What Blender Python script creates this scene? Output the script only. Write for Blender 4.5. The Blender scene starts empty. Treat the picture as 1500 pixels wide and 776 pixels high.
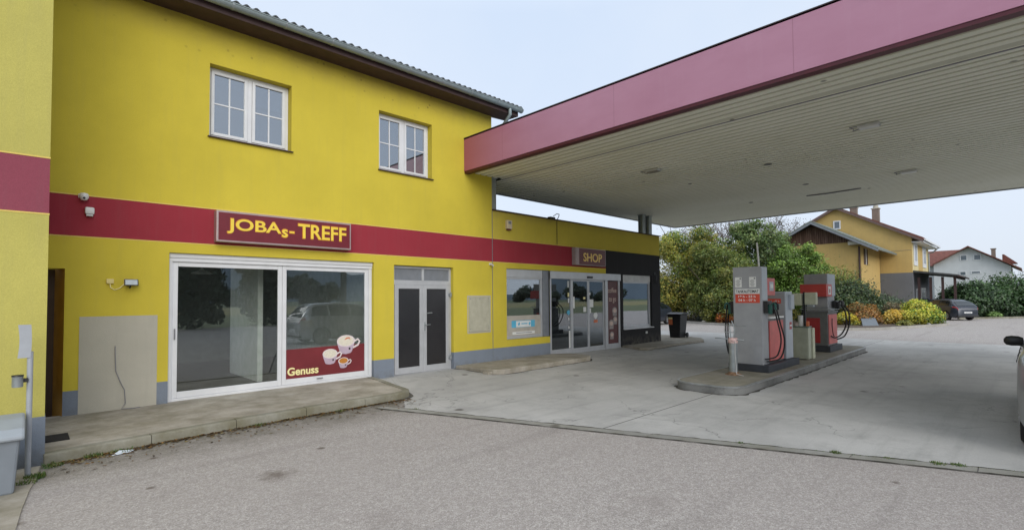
import bpy, bmesh, math, random
from mathutils import Vector, Matrix
R = math.radians
rnd = random.Random(7)
scene = bpy.context.scene
COL = scene.collection
PI = math.pi

# ------------------------------------------------------------------ materials
def new_mat(name):
    m = bpy.data.materials.new(name); m.use_nodes = True
    nt = m.node_tree
    return m, nt, nt.nodes['Principled BSDF']

def N(nt, t, **kw):
    n = nt.nodes.new(t)
    for k, v in kw.items():
        if k in n.inputs.keys(): n.inputs[k].default_value = v
        else: setattr(n, k, v)
    return n

def coords(nt, scale=(1, 1, 1), rot=(0, 0, 0)):
    g = nt.nodes.new('ShaderNodeNewGeometry')
    mp = nt.nodes.new('ShaderNodeMapping')
    mp.inputs['Scale'].default_value = scale
    mp.inputs['Rotation'].default_value = rot
    nt.links.new(g.outputs['Position'], mp.inputs['Vector'])
    return mp.outputs['Vector']

def noise(nt, vec, scale, detail=3, rough=.6, dist=0):
    n = N(nt, 'ShaderNodeTexNoise', Scale=scale, Detail=detail, Roughness=rough, Distortion=dist)
    nt.links.new(vec, n.inputs['Vector']); return n.outputs['Fac']

def ramp(nt, fac, stops):
    r = nt.nodes.new('ShaderNodeValToRGB')
    e = r.color_ramp.elements
    while len(e) > 1: e.remove(e[0])
    for i, (p, c) in enumerate(stops):
        el = e[0] if i == 0 else e.new(p)
        el.position = p
        el.color = (c, c, c, 1) if isinstance(c, (int, float)) else (*c, 1)
    nt.links.new(fac, r.inputs['Fac']); return r.outputs['Color']

def mixc(nt, fac, a, b, mode='MIX'):
    m = nt.nodes.new('ShaderNodeMix'); m.data_type = 'RGBA'; m.blend_type = mode
    def put(sock, v):
        if isinstance(v, tuple): sock.default_value = (*v, 1)
        elif isinstance(v, (int, float)): sock.default_value = (v, v, v, 1)
        else: nt.links.new(v, sock)
    if isinstance(fac, (int, float)): m.inputs[0].default_value = fac
    else: nt.links.new(fac, m.inputs[0])
    put(m.inputs[6], a); put(m.inputs[7], b)
    return m.outputs[2]

def math_(nt, op, a, b=None, clamp=False):
    n = nt.nodes.new('ShaderNodeMath'); n.operation = op; n.use_clamp = clamp
    for i, v in enumerate((a, b)):
        if v is None: continue
        if isinstance(v, (int, float)): n.inputs[i].default_value = v
        else: nt.links.new(v, n.inputs[i])
    return n.outputs[0]

def bump(nt, bsdf, h, strength=.3, dist=.01):
    b = N(nt, 'ShaderNodeBump', Strength=strength, Distance=dist)
    nt.links.new(h, b.inputs['Height']); nt.links.new(b.outputs['Normal'], bsdf.inputs['Normal'])

def scaled(c, k): return tuple(min(1, x * k) for x in c)

def simple(name, c, rough=.6, metal=0, var=.12, vs=6, spec=None, bmp=0, bs=60, coat=0):
    m, nt, b = new_mat(name)
    v = coords(nt)
    f = noise(nt, v, vs, 4)
    col = mixc(nt, ramp(nt, f, [(.3, 0.), (.7, 1.)]), scaled(c, 1 - var), scaled(c, 1 + var))
    nt.links.new(col, b.inputs['Base Color'])
    b.inputs['Roughness'].default_value = rough; b.inputs['Metallic'].default_value = metal
    if spec is not None: b.inputs['Specular IOR Level'].default_value = spec
    if coat: b.inputs['Coat Weight'].default_value = coat; b.inputs['Coat Roughness'].default_value = .08
    if bmp: bump(nt, b, noise(nt, v, bs, 2), bmp, .004)
    return m

def stucco(name, c, dirt=.35, top=None, low=None, spots=False):
    m, nt, b = new_mat(name)
    v = coords(nt)
    big = noise(nt, v, .8, 5); med = noise(nt, v, 7, 4); fine = noise(nt, v, 120, 2)
    col = mixc(nt, ramp(nt, big, [(.3, 0.), (.72, 1.)]), scaled(c, .88), scaled(c, 1.06))
    col = mixc(nt, ramp(nt, fine, [(.35, .38), (.7, 0.)]), col, scaled(c, .6))
    col = mixc(nt, math_(nt, 'MULTIPLY', ramp(nt, med, [(.35, .5), (.6, 0.)]), dirt), col, scaled(c, .72))
    # vertical run-off streaks
    sv = coords(nt, (5, 5, .35))
    st = ramp(nt, noise(nt, sv, 1.6, 5, .7), [(.5, 0.), (.75, dirt)])
    col = mixc(nt, st, col, scaled(tuple(.6 * x + .08 for x in c), .8))
    g = nt.nodes.new('ShaderNodeNewGeometry'); s = nt.nodes.new('ShaderNodeSeparateXYZ')
    nt.links.new(g.outputs['Position'], s.inputs[0])
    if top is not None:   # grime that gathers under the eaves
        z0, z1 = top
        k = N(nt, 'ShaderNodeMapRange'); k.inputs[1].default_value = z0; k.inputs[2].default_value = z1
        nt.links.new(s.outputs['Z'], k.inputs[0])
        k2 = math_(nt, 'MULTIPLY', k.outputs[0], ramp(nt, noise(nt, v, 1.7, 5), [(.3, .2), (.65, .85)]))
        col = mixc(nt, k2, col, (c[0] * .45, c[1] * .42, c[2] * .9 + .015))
        if spots:
            vo = N(nt, 'ShaderNodeTexVoronoi', Scale=5.5); nt.links.new(v, vo.inputs['Vector'])
            sp = ramp(nt, math_(nt, 'ADD', vo.outputs['Distance'], math_(nt, 'MULTIPLY', noise(nt, v, 20, 3), .1)), [(.12, 1.), (.22, 0.)])
            sp = math_(nt, 'MULTIPLY', sp, ramp(nt, noise(nt, v, 1.1, 3), [(.38, .1), (.55, 1.)]))
            ks = N(nt, 'ShaderNodeMapRange'); ks.inputs[1].default_value = 5.75; ks.inputs[2].default_value = 6.2
            nt.links.new(s.outputs['Z'], ks.inputs[0])
            col = mixc(nt, math_(nt, 'MULTIPLY', math_(nt, 'MULTIPLY', sp, ks.outputs[0]), .6), col, (.12, .085, .03))
    if low is not None:   # splash dirt near the ground
        k = N(nt, 'ShaderNodeMapRange'); k.inputs[1].default_value = low[1]; k.inputs[2].default_value = low[0]
        nt.links.new(s.outputs['Z'], k.inputs[0])
        k2 = math_(nt, 'MULTIPLY', k.outputs[0], ramp(nt, noise(nt, v, 6, 5), [(.4, 0.), (.62, .8)]))
        col = mixc(nt, k2, col, (.13, .12, .10))
    nt.links.new(col, b.inputs['Base Color'])
    b.inputs['Roughness'].default_value = .88; b.inputs['Specular IOR Level'].default_value = .25
    h = math_(nt, 'ADD', noise(nt, v, 90, 3), math_(nt, 'MULTIPLY', noise(nt, v, 260, 2), .5))
    bump(nt, b, h, .45, .006)
    return m

YEL = (.645, .522, .058)
M = {}
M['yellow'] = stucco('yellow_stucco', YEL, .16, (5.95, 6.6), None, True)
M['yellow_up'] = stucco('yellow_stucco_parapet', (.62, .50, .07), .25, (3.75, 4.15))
M['yellow_wing'] = stucco('pale_yellow_stucco', (.52, .47, .125), .22)
M['yellow_line'] = stucco('pale_yellow_line', (.78, .6, .16), .1)
M['red'] = stucco('wine_red_stucco', (.33, .036, .052), .2)
M['red_wing'] = stucco('wine_red_stucco_light', (.29, .07, .10), .2)  # paler red than the main stripe, for the wing
M['plinth'] = stucco('blue_grey_plinth', (.22, .255, .31), .3, None, (-.1, .15))
M['dark'] = stucco('anthracite_stucco', (.032, .031, .033), .15, None, (0, .4))
M['patch'] = stucco('bare_grey_render', (.50, .475, .40), .25)
M['house_y'] = stucco('ochre_stucco', (.58, .41, .155), .3)
M['house_cream'] = stucco('cream_stucco', (.66, .56, .30), .1)
M['house_grey'] = stucco('grey_stucco', (.17, .18, .20), .2)
M['house_white'] = stucco('white_stucco', (.62, .64, .66), .15)
M['room'] = simple('room_wall', (.20, .23, .215), .9)
M['room_l'] = simple('room_wall_light', (.88, .95, .88), .9)
M['room_floor'] = simple('room_floor', (.07, .07, .07), .5)
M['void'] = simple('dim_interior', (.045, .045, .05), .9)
M['white_frame'] = simple('white_upvc', (.66, .67, .69), .35, var=.06, vs=3)
M['alu'] = simple('anodised_aluminium', (.50, .51, .53), .38, .35, .07, 4)
M['alu_d'] = simple('grey_aluminium', (.22, .235, .26), .45, .3, .1)
M['shutter'] = simple('pale_shutter_box', (.55, .55, .54), .5)
M['steel'] = simple('galvanised_steel', (.33, .36, .37), .45, .6, .15, 8)
M['gutter'] = simple('zinc_gutter', (.27, .32, .33), .45, .45, .14, 5)
M['brown'] = simple('brown_eaves_board', (.050, .025, .025), .7, var=.25)
M['browndoor'] = simple('dark_brown_door', (.06, .028, .012), .5)
M['jamb'] = simple('ochre_jamb', (.34, .17, .02), .8)
M['black'] = simple('black_plastic', (.014, .014, .015), .45)
M['rubber'] = simple('rubber', (.012, .012, .013), .75)
M['white'] = simple('white_plastic', (.68, .68, .66), .45)
M['beige'] = simple('beige_film', (.42, .39, .34), .6)
M['sky'] = simple('light_blue_film', (.10, .42, .62), .5)
M['label'] = simple('white_label', (.72, .73, .72), .5, var=.04)
M['grey_txt'] = simple('grey_print', (.2, .2, .22), .6)
M['redsign'] = simple('wine_red_sign', (.155, .016, .026), .35, var=.08)
M['redsign2'] = simple('brown_red_sign', (.12, .022, .020), .4, var=.08)
M['letter'] = simple('yellow_letter', (.82, .60, .06), .45, var=.05)
M['letter2'] = simple('orange_letter_rim', (.62, .25, .02), .45, var=.05)
M['letter3'] = simple('ochre_letter', (.85, .58, .16), .45, var=.05)
M['cream_txt'] = simple('cream_letter', (.82, .74, .36), .5, var=.04)
M['rose_txt'] = simple('faded_letter', (.60, .46, .38), .5, var=.04)
M['pumpgrey'] = simple('pump_grey_paint', (.31, .32, .34), .42, var=.1, vs=3)
M['pumpgrey_l'] = simple('pump_light_grey', (.40, .44, .49), .4, var=.08, vs=3)
M['pumpgrey_d'] = simple('pump_dark_grey', (.13, .135, .135), .5, var=.15)
M['pumpred'] = simple('pump_red_paint', (.52, .045, .04), .38, var=.1, vs=3)
M['pumpred_f'] = simple('pump_faded_red', (.56, .13, .12), .45, var=.14, vs=4)
M['pumpred_d'] = simple('pump_dark_red', (.33, .018, .022), .38, var=.12)
M['signred'] = simple('bright_red_label', (.60, .07, .04), .5, var=.06)
M['basin'] = simple('dark_pump_base', (.032, .036, .045), .6, var=.2)
M['cabinet'] = simple('pale_green_cabinet', (.40, .42, .33), .5, var=.08)
M['dispenser'] = simple('pale_dispenser', (.50, .51, .38), .5)
M['green'] = simple('green_rubber', (.012, .075, .06), .5)
M['silver'] = simple('silver_car_paint', (.44, .45, .46), .28, .6, .04, coat=.6)
M['carblue'] = simple('dark_blue_grey_car_paint', (.030, .037, .052), .3, .3, .05, coat=.35)
M['carglass'] = simple('car_glass', (.010, .013, .015), .06, 0, 0, spec=.9)
M['carglass_r'] = simple('car_glass_rear', (.02, .028, .034), .08, 0, 0, spec=.6)
M['taillight'] = simple('tail_light', (.42, .02, .02), .2)
M['chrome'] = simple('rim_metal', (.45, .46, .47), .3, .8)
M['bingrey'] = simple('grey_grit_bin', (.19, .215, .245), .5, var=.08, vs=3)
M['bingrey_l'] = simple('grey_grit_bin_lid', (.27, .30, .33), .5, var=.08, vs=3)
M['postgrey'] = simple('grey_post_paint', (.33, .35, .38), .5, var=.1)
M['mat'] = simple('black_doormat', (.018, .017, .017), .95)
M['slate'] = simple('slate_slab', (.14, .16, .18), .8)
M['orange'] = simple('orange_sticker', (.60, .16, .06), .6)
M['coffee'] = simple('coffee', (.50, .20, .03), .5)
M['crema'] = simple('milk_foam', (.68, .63, .52), .6, var=.12, vs=50)
M['cup'] = simple('cup_white', (.70, .62, .62), .5, var=.1, vs=12)
M['cup_sh'] = simple('cup_shade', (.46, .36, .44), .5)
M['cup_grey'] = simple('cup_grey_print', (.30, .26, .25), .5, var=.3, vs=30)
M['film'] = simple('red_window_film', (.175, .022, .028), .4, var=.15, vs=1.5)
M['poster'] = simple('brown_poster', (.10, .032, .032), .5, var=.12)
M['paper'] = simple('paper', (.62, .68, .74), .8)
M['brickch'] = simple('chimney_render', (.21, .17, .14), .9)
M['rooftile_r'] = simple('red_roof_tiles', (.16, .055, .04), .8, var=.3, vs=3, bmp=.3)
M['roofedge'] = simple('brown_grey_verge', (.13, .085, .075), .8, var=.2)
M['rooftile_g'] = simple('dark_roof_tiles', (.050, .054, .056), .8, var=.3, vs=3)
M['annexroof'] = simple('green_grey_roof', (.15, .17, .15), .8, var=.2)
M['bark'] = simple('bark', (.085, .065, .05), .9, var=.35, vs=12)
M['stake'] = simple('window_dark', (.10, .13, .16), .15, spec=.8)

# weathered boards
def boards():
    m, nt, b = new_mat('weathered_boards')
    v = coords(nt, (1, 5, .5)); w = noise(nt, v, 1.6, 5, .7)
    col = ramp(nt, w, [(.3, (.045, .022, .014)), (.5, (.11, .06, .038)), (.7, (.19, .13, .10))])
    g = coords(nt, (0, 1, 0)); wv = N(nt, 'ShaderNodeTexWave', Scale=2.2); wv.bands_direction = 'Y'
    nt.links.new(g, wv.inputs['Vector'])
    col = mixc(nt, ramp(nt, wv.outputs['Fac'], [(.03, .8), (.12, 0.)]), col, (.03, .015, .01))
    nt.links.new(col, b.inputs['Base Color']); b.inputs['Roughness'].default_value = .9
    return m
M['boards'] = boards()

def fascia():
    m, nt, b = new_mat('sheen_pink_fascia')
    v = coords(nt)
    big = noise(nt, coords(nt, (.3, .5, 1.2)), 1.1, 5)
    col = mixc(nt, ramp(nt, big, [(.3, 0.), (.7, 1.)]), (.41, .185, .27), (.48, .24, .34))  # pinkish sky sheen painted into the red base colour
    st = noise(nt, coords(nt, (6, 6, .35)), 1.5, 5, .7)
    col = mixc(nt, ramp(nt, st, [(.55, 0.), (.8, .16)]), col, (.52, .33, .42))
    gg = nt.nodes.new('ShaderNodeNewGeometry'); s9 = nt.nodes.new('ShaderNodeSeparateXYZ'); nt.links.new(gg.outputs['Position'], s9.inputs[0])
    pp = math_(nt, 'ABSOLUTE', math_(nt, 'SUBTRACT', math_(nt, 'MODULO', math_(nt, 'MULTIPLY', s9.outputs['Y'], -1), 3.05), 1.4))
    col = mixc(nt, math_(nt, 'MULTIPLY', math_(nt, 'LESS_THAN', pp, .007), .35), col, (.2, .07, .1))
    g = nt.nodes.new('ShaderNodeNewGeometry'); s = nt.nodes.new('ShaderNodeSeparateXYZ')
    nt.links.new(g.outputs['Position'], s.inputs[0])
    # painted sheen gives way to deeper red towards the building
    k = N(nt, 'ShaderNodeMapRange'); k.inputs[1].default_value = -2.4; k.inputs[2].default_value = .2
    nt.links.new(s.outputs['Y'], k.inputs[0])
    col = mixc(nt, math_(nt, 'MULTIPLY', k.outputs[0], .8), col, (.34, .06, .10))
    vo = N(nt, 'ShaderNodeTexVoronoi', Scale=1.3); nt.links.new(v, vo.inputs['Vector'])
    col = mixc(nt, ramp(nt, vo.outputs['Distance'], [(.012, .8), (.03, 0.)]), col, (.06, .02, .03))
    nt.links.new(col, b.inputs['Base Color'])
    b.inputs['Roughness'].default_value = .42; b.inputs['Specular IOR Level'].default_value = .5
    bump(nt, b, noise(nt, v, 1.2, 2), .12, .05)
    return m
M['fascia'] = fascia()
M['fascia_d'] = simple('dark_red_trim', (.075, .006, .014), .45, var=.15)

def soffit():
    m, nt, b = new_mat('ribbed_soffit_sheet')
    v = coords(nt)
    big = noise(nt, coords(nt, (.5, .25, 1)), 1.0, 6, .65)
    col = mixc(nt, ramp(nt, big, [(.3, 0.), (.68, 1.)]), (.74, .74, .61), (.83, .83, .72))
    col = mixc(nt, ramp(nt, noise(nt, v, 3.1, 5, .7), [(.6, 0.), (.85, .4)]), col, (.25, .24, .19))
    g = nt.nodes.new('ShaderNodeNewGeometry'); s = nt.nodes.new('ShaderNodeSeparateXYZ'); nt.links.new(g.outputs['Position'], s.inputs[0])
    col = mixc(nt, math_(nt, 'MULTIPLY', math_(nt, 'GREATER_THAN', s.outputs['Z'], 4.848), .36), col, (.22, .215, .17))  # rib contrast painted into the colour: recesses darker than the ribs
    vo = N(nt, 'ShaderNodeTexVoronoi', Scale=1.1); nt.links.new(v, vo.inputs['Vector'])
    col = mixc(nt, ramp(nt, vo.outputs['Distance'], [(.03, .7), (.06, 0.)]), col, (.08, .075, .05))
    nt.links.new(col, b.inputs['Base Color']); b.inputs['Roughness'].default_value = .55
    b.inputs['Specular IOR Level'].default_value = .4
    return m
M['soffit'] = soffit()

def asphalt():
    m, nt, b = new_mat('old_asphalt')
    v = coords(nt)
    vo = N(nt, 'ShaderNodeTexVoronoi', Scale=125); nt.links.new(v, vo.inputs['Vector'])
    sep = nt.nodes.new('ShaderNodeSeparateColor'); nt.links.new(vo.outputs['Color'], sep.inputs[0])
    col = ramp(nt, sep.outputs[0], [(0., (.25, .228, .212)), (.3, (.365, .335, .312)), (.75, (.45, .418, .392)), (1., (.62, .585, .56))])
    f2 = noise(nt, v, 26, 3, .7)
    col = mixc(nt, ramp(nt, f2, [(.35, .5), (.6, 0.)]), col, (.22, .20, .185))
    big = noise(nt, v, .35, 6, .6)
    col = mixc(nt, ramp(nt, big, [(.35, .35), (.65, 0.)]), col, (.34, .305, .285), 'MIX')
    med = noise(nt, v, 1.4, 5, .65)
    col = mixc(nt, ramp(nt, med, [(.58, 0.), (.75, .35)]), col, (.40, .36, .335))
    # drips of oil
    vs = N(nt, 'ShaderNodeTexVoronoi', Scale=1.15); nt.links.new(v, vs.inputs['Vector'])
    wob = math_(nt, 'ADD', vs.outputs['Distance'], math_(nt, 'MULTIPLY', noise(nt, v, 14, 3), .05))
    col = mixc(nt, ramp(nt, wob, [(.055, .8), (.095, 0.)]), col, (.10, .075, .06))
    col = mixc(nt, ramp(nt, noise(nt, coords(nt, (1, 1, 1), (0, 0, .5)), .8, 7, .75), [(.56, 0.), (.7, .38)]), col, (.23, .20, .185))
    g0 = nt.nodes.new('ShaderNodeNewGeometry')
    vd = nt.nodes.new('ShaderNodeVectorMath'); vd.operation = 'DISTANCE'; vd.inputs[1].default_value = (1.86, -4.42, -.1)
    nt.links.new(g0.outputs['Position'], vd.inputs[0])
    st = math_(nt, 'ADD', vd.outputs['Value'], math_(nt, 'MULTIPLY', noise(nt, v, 9, 4), .35))
    col = mixc(nt, ramp(nt, st, [(.20, .7), (.38, 0.)]), col, (.12, .095, .075))
    # a few worn tyre tracks
    w = noise(nt, coords(nt, (.12, 2.2, 1), (0, 0, R(24))), 1.2, 4)
    col = mixc(nt, ramp(nt, w, [(.55, 0.), (.72, .25)]), col, (.17, .15, .14))
    # greenish damp strip by the kerb
    g = nt.nodes.new('ShaderNodeNewGeometry'); s = nt.nodes.new('ShaderNodeSeparateXYZ')
    nt.links.new(g.outputs['Position'], s.inputs[0])
    k = N(nt, 'ShaderNodeMapRange'); k.inputs[1].default_value = -3.3; k.inputs[2].default_value = -2.2
    nt.links.new(s.outputs['Y'], k.inputs[0])
    kx = N(nt, 'ShaderNodeMapRange'); kx.inputs[1].default_value = 6; kx.inputs[2].default_value = 4.2
    nt.links.new(s.outputs['X'], kx.inputs[0])
    kk = math_(nt, 'MULTIPLY', math_(nt, 'MULTIPLY', k.outputs[0], kx.outputs[0]), ramp(nt, noise(nt, v, 4, 5), [(.3, .35), (.65, .95)]))
    col = mixc(nt, kk, col, (.105, .095, .065))
    nt.links.new(col, b.inputs['Base Color']); b.inputs['Roughness'].default_value = .9
    b.inputs['Specular IOR Level'].default_value = .25
    bump(nt, b, math_(nt, 'ADD', vo.outputs['Distance'], noise(nt, v, 140, 2)), .5, .006)
    return m
M['asphalt'] = asphalt()

def concrete(name, base=(.36, .365, .355), joints=False, green=.0, dark=.3, ring=False):
    m, nt, b = new_mat(name)
    v = coords(nt)
    big = noise(nt, v, .3, 6, .62); med = noise(nt, v, 2.2, 6, .7); fine = noise(nt, v, 60, 3)
    col = mixc(nt, ramp(nt, big, [(.32, 0.), (.68, 1.)]), scaled(base, .70), scaled(base, 1.08))
    col = mixc(nt, ramp(nt, noise(nt, v, 1.1, 6, .75), [(.48, 0.), (.66, dark * .8)]), col, scaled(base, .55))
    col = mixc(nt, ramp(nt, med, [(.5, 0.), (.75, dark)]), col, scaled(base, .5))
    col = mixc(nt, ramp(nt, fine, [(.35, .22), (.65, 0.)]), col, scaled(base, .55))
    # long drive streaks
    w = noise(nt, coords(nt, (.22, 2.6, 1)), 1.3, 5, .65)
    col = mixc(nt, ramp(nt, w, [(.52, 0.), (.74, dark * 1.3)]), col, scaled(base, .42))
    vo = N(nt, 'ShaderNodeTexVoronoi', Scale=.9); nt.links.new(v, vo.inputs['Vector'])
    wob = math_(nt, 'ADD', vo.outputs['Distance'], math_(nt, 'MULTIPLY', noise(nt, v, 9, 4), .08))
    col = mixc(nt, ramp(nt, wob, [(.085, .75), (.12, 0.)]), col, (.07, .06, .05))
    if green:
        col = mixc(nt, ramp(nt, noise(nt, v, 1.8, 6, .7), [(.38, 0.), (.65, green)]), col, (.13, .115, .06))
    if joints:
        g = nt.nodes.new('ShaderNodeNewGeometry'); s = nt.nodes.new('ShaderNodeSeparateXYZ')
        nt.links.new(g.outputs['Position'], s.inputs[0])
        j = None
        for ax, p in (('Y', -5.72), ('X', 14.4), ('X', 20.4)):
            d = math_(nt, 'ABSOLUTE', math_(nt, 'SUBTRACT', s.outputs[ax], p))
            l = math_(nt, 'LESS_THAN', d, .011)
            j = l if j is None else math_(nt, 'MAXIMUM', j, l)
        col = mixc(nt, math_(nt, 'MULTIPLY', j, .8), col, (.06, .06, .055))
        # rain-free, oily driving lanes beside the island
        for yc, wd in ((-8.0, 1.5), (-3.2, 1.4)):
            d = math_(nt, 'ABSOLUTE', math_(nt, 'SUBTRACT', s.outputs['Y'], yc))
            k = N(nt, 'ShaderNodeMapRange'); k.interpolation_type = 'SMOOTHSTEP'
            k.inputs[1].default_value = wd; k.inputs[2].default_value = .2
            nt.links.new(d, k.inputs[0])
            kx = N(nt, 'ShaderNodeMapRange'); kx.interpolation_type = 'SMOOTHSTEP'
            kx.inputs[1].default_value = 7.2; kx.inputs[2].default_value = 11
            nt.links.new(s.outputs['X'], kx.inputs[0])
            kk = math_(nt, 'MULTIPLY', math_(nt, 'MULTIPLY', k.outputs[0], kx.outputs[0]), ramp(nt, noise(nt, v, .9, 6, .7), [(.35, .0), (.7, .34)]))
            col = mixc(nt, kk, col, scaled(base, .45))
        # curved tyre marks
        dx = math_(nt, 'SUBTRACT', s.outputs['X'], 13.0); dy = math_(nt, 'SUBTRACT', s.outputs['Y'], -3.6)
        rr = math_(nt, 'SQRT', math_(nt, 'ADD', math_(nt, 'MULTIPLY', dx, dx), math_(nt, 'MULTIPLY', dy, dy)))
        cb = N(nt, 'ShaderNodeCombineXYZ'); nt.links.new(rr, cb.inputs[0])
        tn = noise(nt, cb.outputs[0], 3.3, 5, .8)
        mask = ramp(nt, noise(nt, v, .6, 3), [(.5, 0.), (.62, .5)])
        col = mixc(nt, math_(nt, 'MULTIPLY', ramp(nt, tn, [(.56, 0.), (.66, 1.)]), mask), col, (.09, .09, .085))
        # hairline cracks
        cv = N(nt, 'ShaderNodeTexVoronoi', Scale=.42, feature='DISTANCE_TO_EDGE')
        wv = nt.nodes.new('ShaderNodeVectorMath'); wv.operation = 'ADD'
        nn = N(nt, 'ShaderNodeTexNoise', Scale=2.0, Detail=5); nt.links.new(v, nn.inputs['Vector'])
        nt.links.new(v, wv.inputs[0]); nt.links.new(nn.outputs['Color'], wv.inputs[1]); nt.links.new(wv.outputs[0], cv.inputs['Vector'])
        ck = ramp(nt, cv.outputs['Distance'], [(.002, .55), (.005, 0.)])
        col = mixc(nt, math_(nt, 'MULTIPLY', ck, ramp(nt, noise(nt, v, .5, 2), [(.5, 0.), (.56, 1.)])), col, (.08, .08, .075))
    nt.links.new(col, b.inputs['Base Color']); b.inputs['Roughness'].default_value = .82
    b.inputs['Specular IOR Level'].default_value = .3
    bump(nt, b, math_(nt, 'ADD', fine, med), .25, .006)
    return m
M['concrete'] = concrete('forecourt_concrete', (.49, .483, .465), joints=True)
M['conc_strip'] = concrete('drain_stone', (.33, .325, .30), green=.35)
M['pave'] = concrete('pavement_concrete', (.46, .42, .36), green=.55, dark=.35)
M['kerb'] = concrete('kerb_concrete', (.31, .30, .25), green=.7, dark=.4)
M['island_top'] = concrete('island_top_concrete', (.32, .30, .25), green=.4, dark=.5)
M['island_side'] = concrete('island_side_concrete', (.22, .222, .215), dark=.9)

def ground_mat():
    m, nt, b = new_mat('field_grass')
    v = coords(nt)
    g = nt.nodes.new('ShaderNodeNewGeometry'); s = nt.nodes.new('ShaderNodeSeparateXYZ')
    nt.links.new(g.outputs['Position'], s.inputs[0])
    k = math_(nt, 'ADD', math_(nt, 'DIVIDE', s.outputs['Y'], -300), math_(nt, 'MULTIPLY', noise(nt, coords(nt, (.2, 1, 1)), .02, 3), .04))
    col = ramp(nt, k, [(0., (.11, .13, .06)), (.2, (.13, .15, .065)), (.24, (.28, .24, .09)), (.5, (.26, .23, .12)), (.55, (.08, .11, .04)), (1., (.07, .1, .05))])
    col = mixc(nt, ramp(nt, noise(nt, v, .8, 6, .7), [(.35, .5), (.65, 0.)]), col, (.05, .07, .02))
    nt.links.new(col, b.inputs['Base Color']); b.inputs['Roughness'].default_value = .95
    return m
M['field'] = ground_mat()
M['gap'] = simple('dark_gap', (.035, .033, .022), .95, var=.4)
M['soil'] = simple('bed_soil', (.085, .062, .045), .95, var=.5, vs=5, bmp=.6, bs=30)
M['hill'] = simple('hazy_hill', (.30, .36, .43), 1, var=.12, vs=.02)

def glass(name, refl=.28, tint=(.55, .6, .6), rough=.0, dirty=.0):
    m = bpy.data.materials.new(name); m.use_nodes = True; nt = m.node_tree
    nt.nodes.remove(nt.nodes['Principled BSDF']); out = nt.nodes['Material Output']
    tr = N(nt, 'ShaderNodeBsdfTransparent'); tr.inputs[0].default_value = (*tint, 1)
    gl = N(nt, 'ShaderNodeBsdfGlossy', Roughness=rough); gl.inputs[0].default_value = (.9, .95, 1, 1)
    lw = N(nt, 'ShaderNodeLayerWeight', Blend=.25)
    f = math_(nt, 'ADD', math_(nt, 'MULTIPLY', lw.outputs['Fresnel'], .9), refl, True)
    mx = nt.nodes.new('ShaderNodeMixShader')
    nt.links.new(f, mx.inputs[0]); nt.links.new(tr.outputs[0], mx.inputs[1]); nt.links.new(gl.outputs[0], mx.inputs[2])
    bp = N(nt, 'ShaderNodeBump', Strength=.05, Distance=.01)
    nt.links.new(noise(nt, coords(nt), 1.3, 2), bp.inputs['Height']); nt.links.new(bp.outputs['Normal'], gl.inputs['Normal'])
    res = mx.outputs[0]
    if dirty:
        df = N(nt, 'ShaderNodeBsdfDiffuse'); df.inputs[0].default_value = (.35, .36, .35, 1)
        m2 = nt.nodes.new('ShaderNodeMixShader')
        nt.links.new(math_(nt, 'MULTIPLY', ramp(nt, noise(nt, coords(nt), 2.5, 6), [(.35, .3), (.75, 1.)]), dirty), m2.inputs[0])
        nt.links.new(res, m2.inputs[1]); nt.links.new(df.outputs[0], m2.inputs[2]); res = m2.outputs[0]
    nt.links.new(res, out.inputs[0])
    return m
M['glass'] = glass('shop_glass', .12, (.9, .92, .9), dirty=.02)
M['glass_up'] = glass('upper_window_glass', .30, (.4, .45, .5), dirty=.05)
M['glass_shop'] = glass('dark_shop_glass', .26, (.5, .53, .53), dirty=.03)
def frosted():
    m, nt, b = new_mat('frosted_dark_glass')
    v = coords(nt)
    col = mixc(nt, noise(nt, coords(nt, (1, 1, .6)), 1.2, 3), (.006, .006, .008), (.03, .028, .03))
    nt.links.new(col, b.inputs['Base Color']); b.inputs['Roughness'].default_value = .10
    b.inputs['Specular IOR Level'].default_value = .8
    bump(nt, b, noise(nt, coords(nt, (1, 1, 3)), 35, 2), .25, .01)
    return m
M['frost'] = frosted()

def leafmat(name):
    m, nt, b = new_mat(name)
    a = nt.nodes.new('ShaderNodeVertexColor'); a.layer_name = 'Col'
    nt.links.new(a.outputs['Color'], b.inputs['Base Color'])
    b.inputs['Roughness'].default_value = .6; b.inputs['Specular IOR Level'].default_value = .3
    nt.nodes.remove(b)
    d = N(nt, 'ShaderNodeBsdfDiffuse'); t = N(nt, 'ShaderNodeBsdfTranslucent'); g = N(nt, 'ShaderNodeBsdfGlossy', Roughness=.45)
    g.inputs[0].default_value = (.6, .6, .6, 1)
    nt.links.new(a.outputs['Color'], d.inputs[0]); nt.links.new(a.outputs['Color'], t.inputs[0])
    m1 = N(nt, 'ShaderNodeMixShader'); m1.inputs[0].default_value = .3
    nt.links.new(d.outputs[0], m1.inputs[1]); nt.links.new(t.outputs[0], m1.inputs[2])
    m2 = N(nt, 'ShaderNodeMixShader'); m2.inputs[0].default_value = .06
    nt.links.new(m1.outputs[0], m2.inputs[1]); nt.links.new(g.outputs[0], m2.inputs[2])
    nt.links.new(m2.outputs[0], nt.nodes['Material Output'].inputs[0])
    return m
M['leaf'] = leafmat('leaves')

# ------------------------------------------------------------------ mesh builder
OFF = {}
def origin(p):
    o = Vector((0, 0, 0))
    while p is not None:
        o += OFF.get(p.name, Vector((0, 0, 0))); p = p.parent
    return o

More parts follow.
